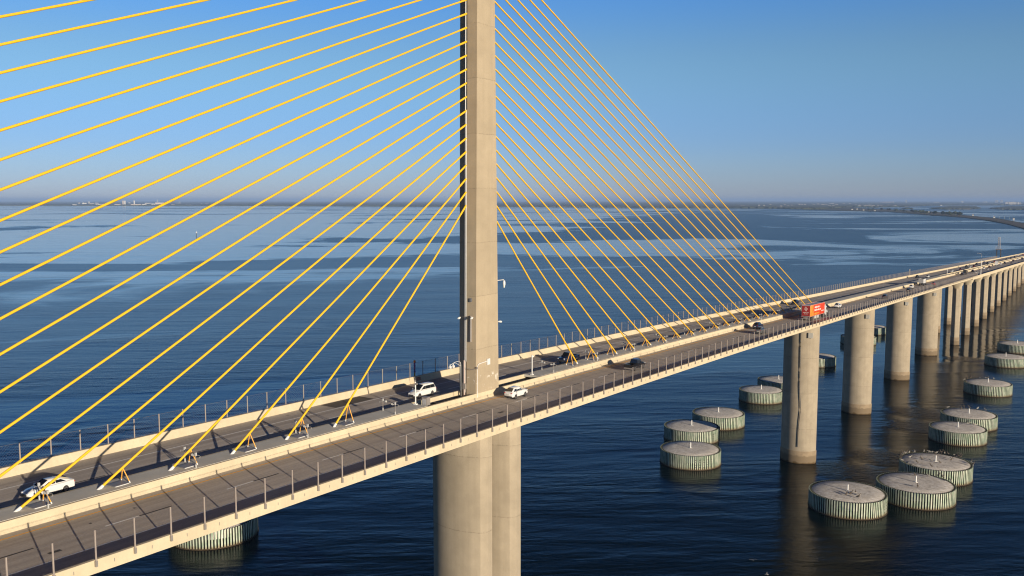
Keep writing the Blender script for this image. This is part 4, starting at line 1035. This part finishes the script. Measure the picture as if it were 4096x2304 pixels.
# ------------------------------------------------------------------ water
EDDIES = [(247, -19), (225, -22), (180, -21), (159, -14), (157, -23), (380, -18)]
def water_mat():
    m, nt, b = new_mat('bay_water')
    v = coords(nt)
    big = noise(nt, wcoords(nt, 1100, 560, -.75), 1.0, 6, .62, .9)
    t = nt.nodes.new('ShaderNodeTexCoord'); sp = nt.nodes.new('ShaderNodeSeparateXYZ'); nt.links.new(t.outputs['Object'], sp.inputs[0])
    lee = ramp(nt, mathn(nt, 'SUBTRACT', sp.outputs['Y'], mathn(nt, 'MULTIPLY', sp.outputs['X'], .35)), 0, 1000, 'S')   # sheltered water north of the bridge
    big = mathn(nt, 'ADD', big, mathn(nt, 'MULTIPLY', mathn(nt, 'SUBTRACT', lee, .40), .13))
    calm = ramp(nt, big, .485, .53, 'S')
    gust = noise(nt, wcoords(nt, 150, 50, -.9), 1.0, 4, .6)
    dist = mathn(nt, 'SQRT', mathn(nt, 'ADD', mathn(nt, 'POWER', sp.outputs['X'], 2), mathn(nt, 'POWER', sp.outputs['Y'], 2)))
    chop = mathn(nt, 'ADD', mathn(nt, 'MULTIPLY', ramp(nt, dist, 250, 1600), .08), .19)      # open water is rougher than the lee of the bridge
    rough = mathn(nt, 'ADD', mathn(nt, 'MULTIPLY', calm, mathn(nt, 'SUBTRACT', .06, chop)), chop)
    rough = mathn(nt, 'ADD', rough, mathn(nt, 'MULTIPLY', gust, .03))
    nt.links.new(rough, b.inputs['Roughness'])
    w0 = noise(nt, wcoords(nt, 40, 9, -.95), 1.0, 3, .55, .5)
    w1 = noise(nt, wcoords(nt, 9, 3.4, -.80), 1.0, 3, .55, .4)
    w2 = noise(nt, wcoords(nt, 2.2, 1.1, -1.15), 1.0, 4, .55, .3)
    h = mathn(nt, 'ADD', mathn(nt, 'MULTIPLY', w0, .58), mathn(nt, 'ADD', mathn(nt, 'MULTIPLY', w1, .24), mathn(nt, 'MULTIPLY', w2, .09)))
    h = mathn(nt, 'MULTIPLY', h, mathn(nt, 'ADD', mathn(nt, 'MULTIPLY', ramp(nt, gust, .36, .64), 1.1), .3))
    for ex, ey in EDDIES:                  # eddies that the current leaves behind the piers
        vd = nt.nodes.new('ShaderNodeVectorMath'); vd.operation = 'DISTANCE'; vd.inputs[1].default_value = (ex, ey, ZW)
        tcw = nt.nodes.new('ShaderNodeTexCoord'); nt.links.new(tcw.outputs['Object'], vd.inputs[0])
        near = ramp(nt, mathn(nt, 'ADD', vd.outputs['Value'], mathn(nt, 'MULTIPLY', gust, -8)), 7, 0, 'S')
        h = mathn(nt, 'ADD', h, mathn(nt, 'MULTIPLY', near, mathn(nt, 'MULTIPLY', w2, 1.3)))
    amp = mathn(nt, 'ADD', mathn(nt, 'MULTIPLY', calm, -.45), 1.0)
    h = mathn(nt, 'MULTIPLY', h, amp)
    bump(nt, b, h, 1.0, .55)
    col = mixc(nt, noise(nt, coords(nt, (1/70, 1/70, 1)), 1.0, 3), (.0005, .0040, .0058), (.0010, .0062, .0078))
    nt.links.new(col, b.inputs['Base Color']); b.inputs['IOR'].default_value = 1.25; b.inputs['Specular Tint'].default_value = (.55, .80, .88, 1)
    return m
g = MB(); W = 150000
g.poly([(-W, -W, ZW), (W, -W, ZW), (W, W, ZW), (-W, W, ZW)])
tag(g.build('water', water_mat()), 'dark blue rippled bay water with paler calm slicks', 'water', None, 'structure')

# ------------------------------------------------------------------ sun, sky, air
elev = math.asin(SUN_DIR.z); az = math.atan2(SUN_DIR.x, SUN_DIR.y)
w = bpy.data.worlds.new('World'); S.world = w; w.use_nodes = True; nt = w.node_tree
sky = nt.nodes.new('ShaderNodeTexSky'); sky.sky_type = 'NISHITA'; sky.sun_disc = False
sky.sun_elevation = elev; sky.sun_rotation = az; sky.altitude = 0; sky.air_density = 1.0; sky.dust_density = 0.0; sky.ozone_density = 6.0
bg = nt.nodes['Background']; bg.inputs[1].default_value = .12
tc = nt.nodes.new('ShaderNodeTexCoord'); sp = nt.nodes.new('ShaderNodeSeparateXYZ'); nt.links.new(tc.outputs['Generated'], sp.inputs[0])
cr = nt.nodes.new('ShaderNodeValToRGB'); cr.color_ramp.interpolation = 'EASE'; nt.links.new(sp.outputs['Z'], cr.inputs[0])   # sky graded by height; unseen upper part darkened to cut ambient and water reflections
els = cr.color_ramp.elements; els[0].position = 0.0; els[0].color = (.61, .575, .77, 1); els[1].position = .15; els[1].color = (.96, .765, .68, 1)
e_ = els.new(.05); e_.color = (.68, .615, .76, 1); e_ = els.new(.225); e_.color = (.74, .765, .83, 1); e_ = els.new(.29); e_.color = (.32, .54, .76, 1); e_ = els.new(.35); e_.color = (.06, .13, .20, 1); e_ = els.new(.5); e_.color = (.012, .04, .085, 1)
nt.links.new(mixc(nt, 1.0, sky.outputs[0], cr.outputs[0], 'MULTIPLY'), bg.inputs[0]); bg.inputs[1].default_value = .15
sl = bpy.data.lights.new('sun', 'SUN'); sl.energy = 5.0; sl.angle = R(.53); sl.color = (1.0, .85, .64)
so = link('sun', sl); so.rotation_euler = (-SUN_DIR).to_track_quat('-Z', 'Y').to_euler()

HAZE = 4.2e-5
if HAZE:
    g = MB(); H = 148000; g.box((0, 0, (ZW-1+130)/2), (2*H, 2*H, 130-(ZW-1)))
    m = bpy.data.materials.new('haze_air'); m.use_nodes = True; n_ = m.node_tree; n_.nodes.remove(n_.nodes['Principled BSDF'])
    pv = n_.nodes.new('ShaderNodeVolumePrincipled'); pv.inputs['Color'].default_value = (.40, .60, 1.0, 1); pv.inputs['Density'].default_value = HAZE; pv.inputs['Anisotropy'].default_value = -.08
    n_.links.new(pv.outputs[0], n_.nodes['Material Output'].inputs['Volume'])
    tag(g.build('haze', m), 'thin pale haze over the bay', 'haze', None, 'stuff')

# ------------------------------------------------------------------ camera
cd = bpy.data.cameras.new('camera'); cam = link('camera', cd); S.camera = cam
yaw, pitch = 0.98496, -0.09698
cam.location = CAM; fw = Vector((math.sin(yaw)*math.cos(pitch), math.cos(yaw)*math.cos(pitch), math.sin(pitch)))
cam.rotation_euler = fw.to_track_quat('-Z', 'Y').to_euler()
cd.sensor_width = 36; cd.lens = 3605.8/4096*36; cd.clip_start = .5; cd.clip_end = 400000
S.view_settings.view_transform = 'Standard'; S.view_settings.look = 'None'; S.view_settings.exposure = .22; S.view_settings.gamma = 1
S.render.engine = 'CYCLES'; S.cycles.use_denoising = True; S.cycles.filter_width = 1.15; S.cycles.volume_bounces = 0; S.cycles.max_bounces = 8
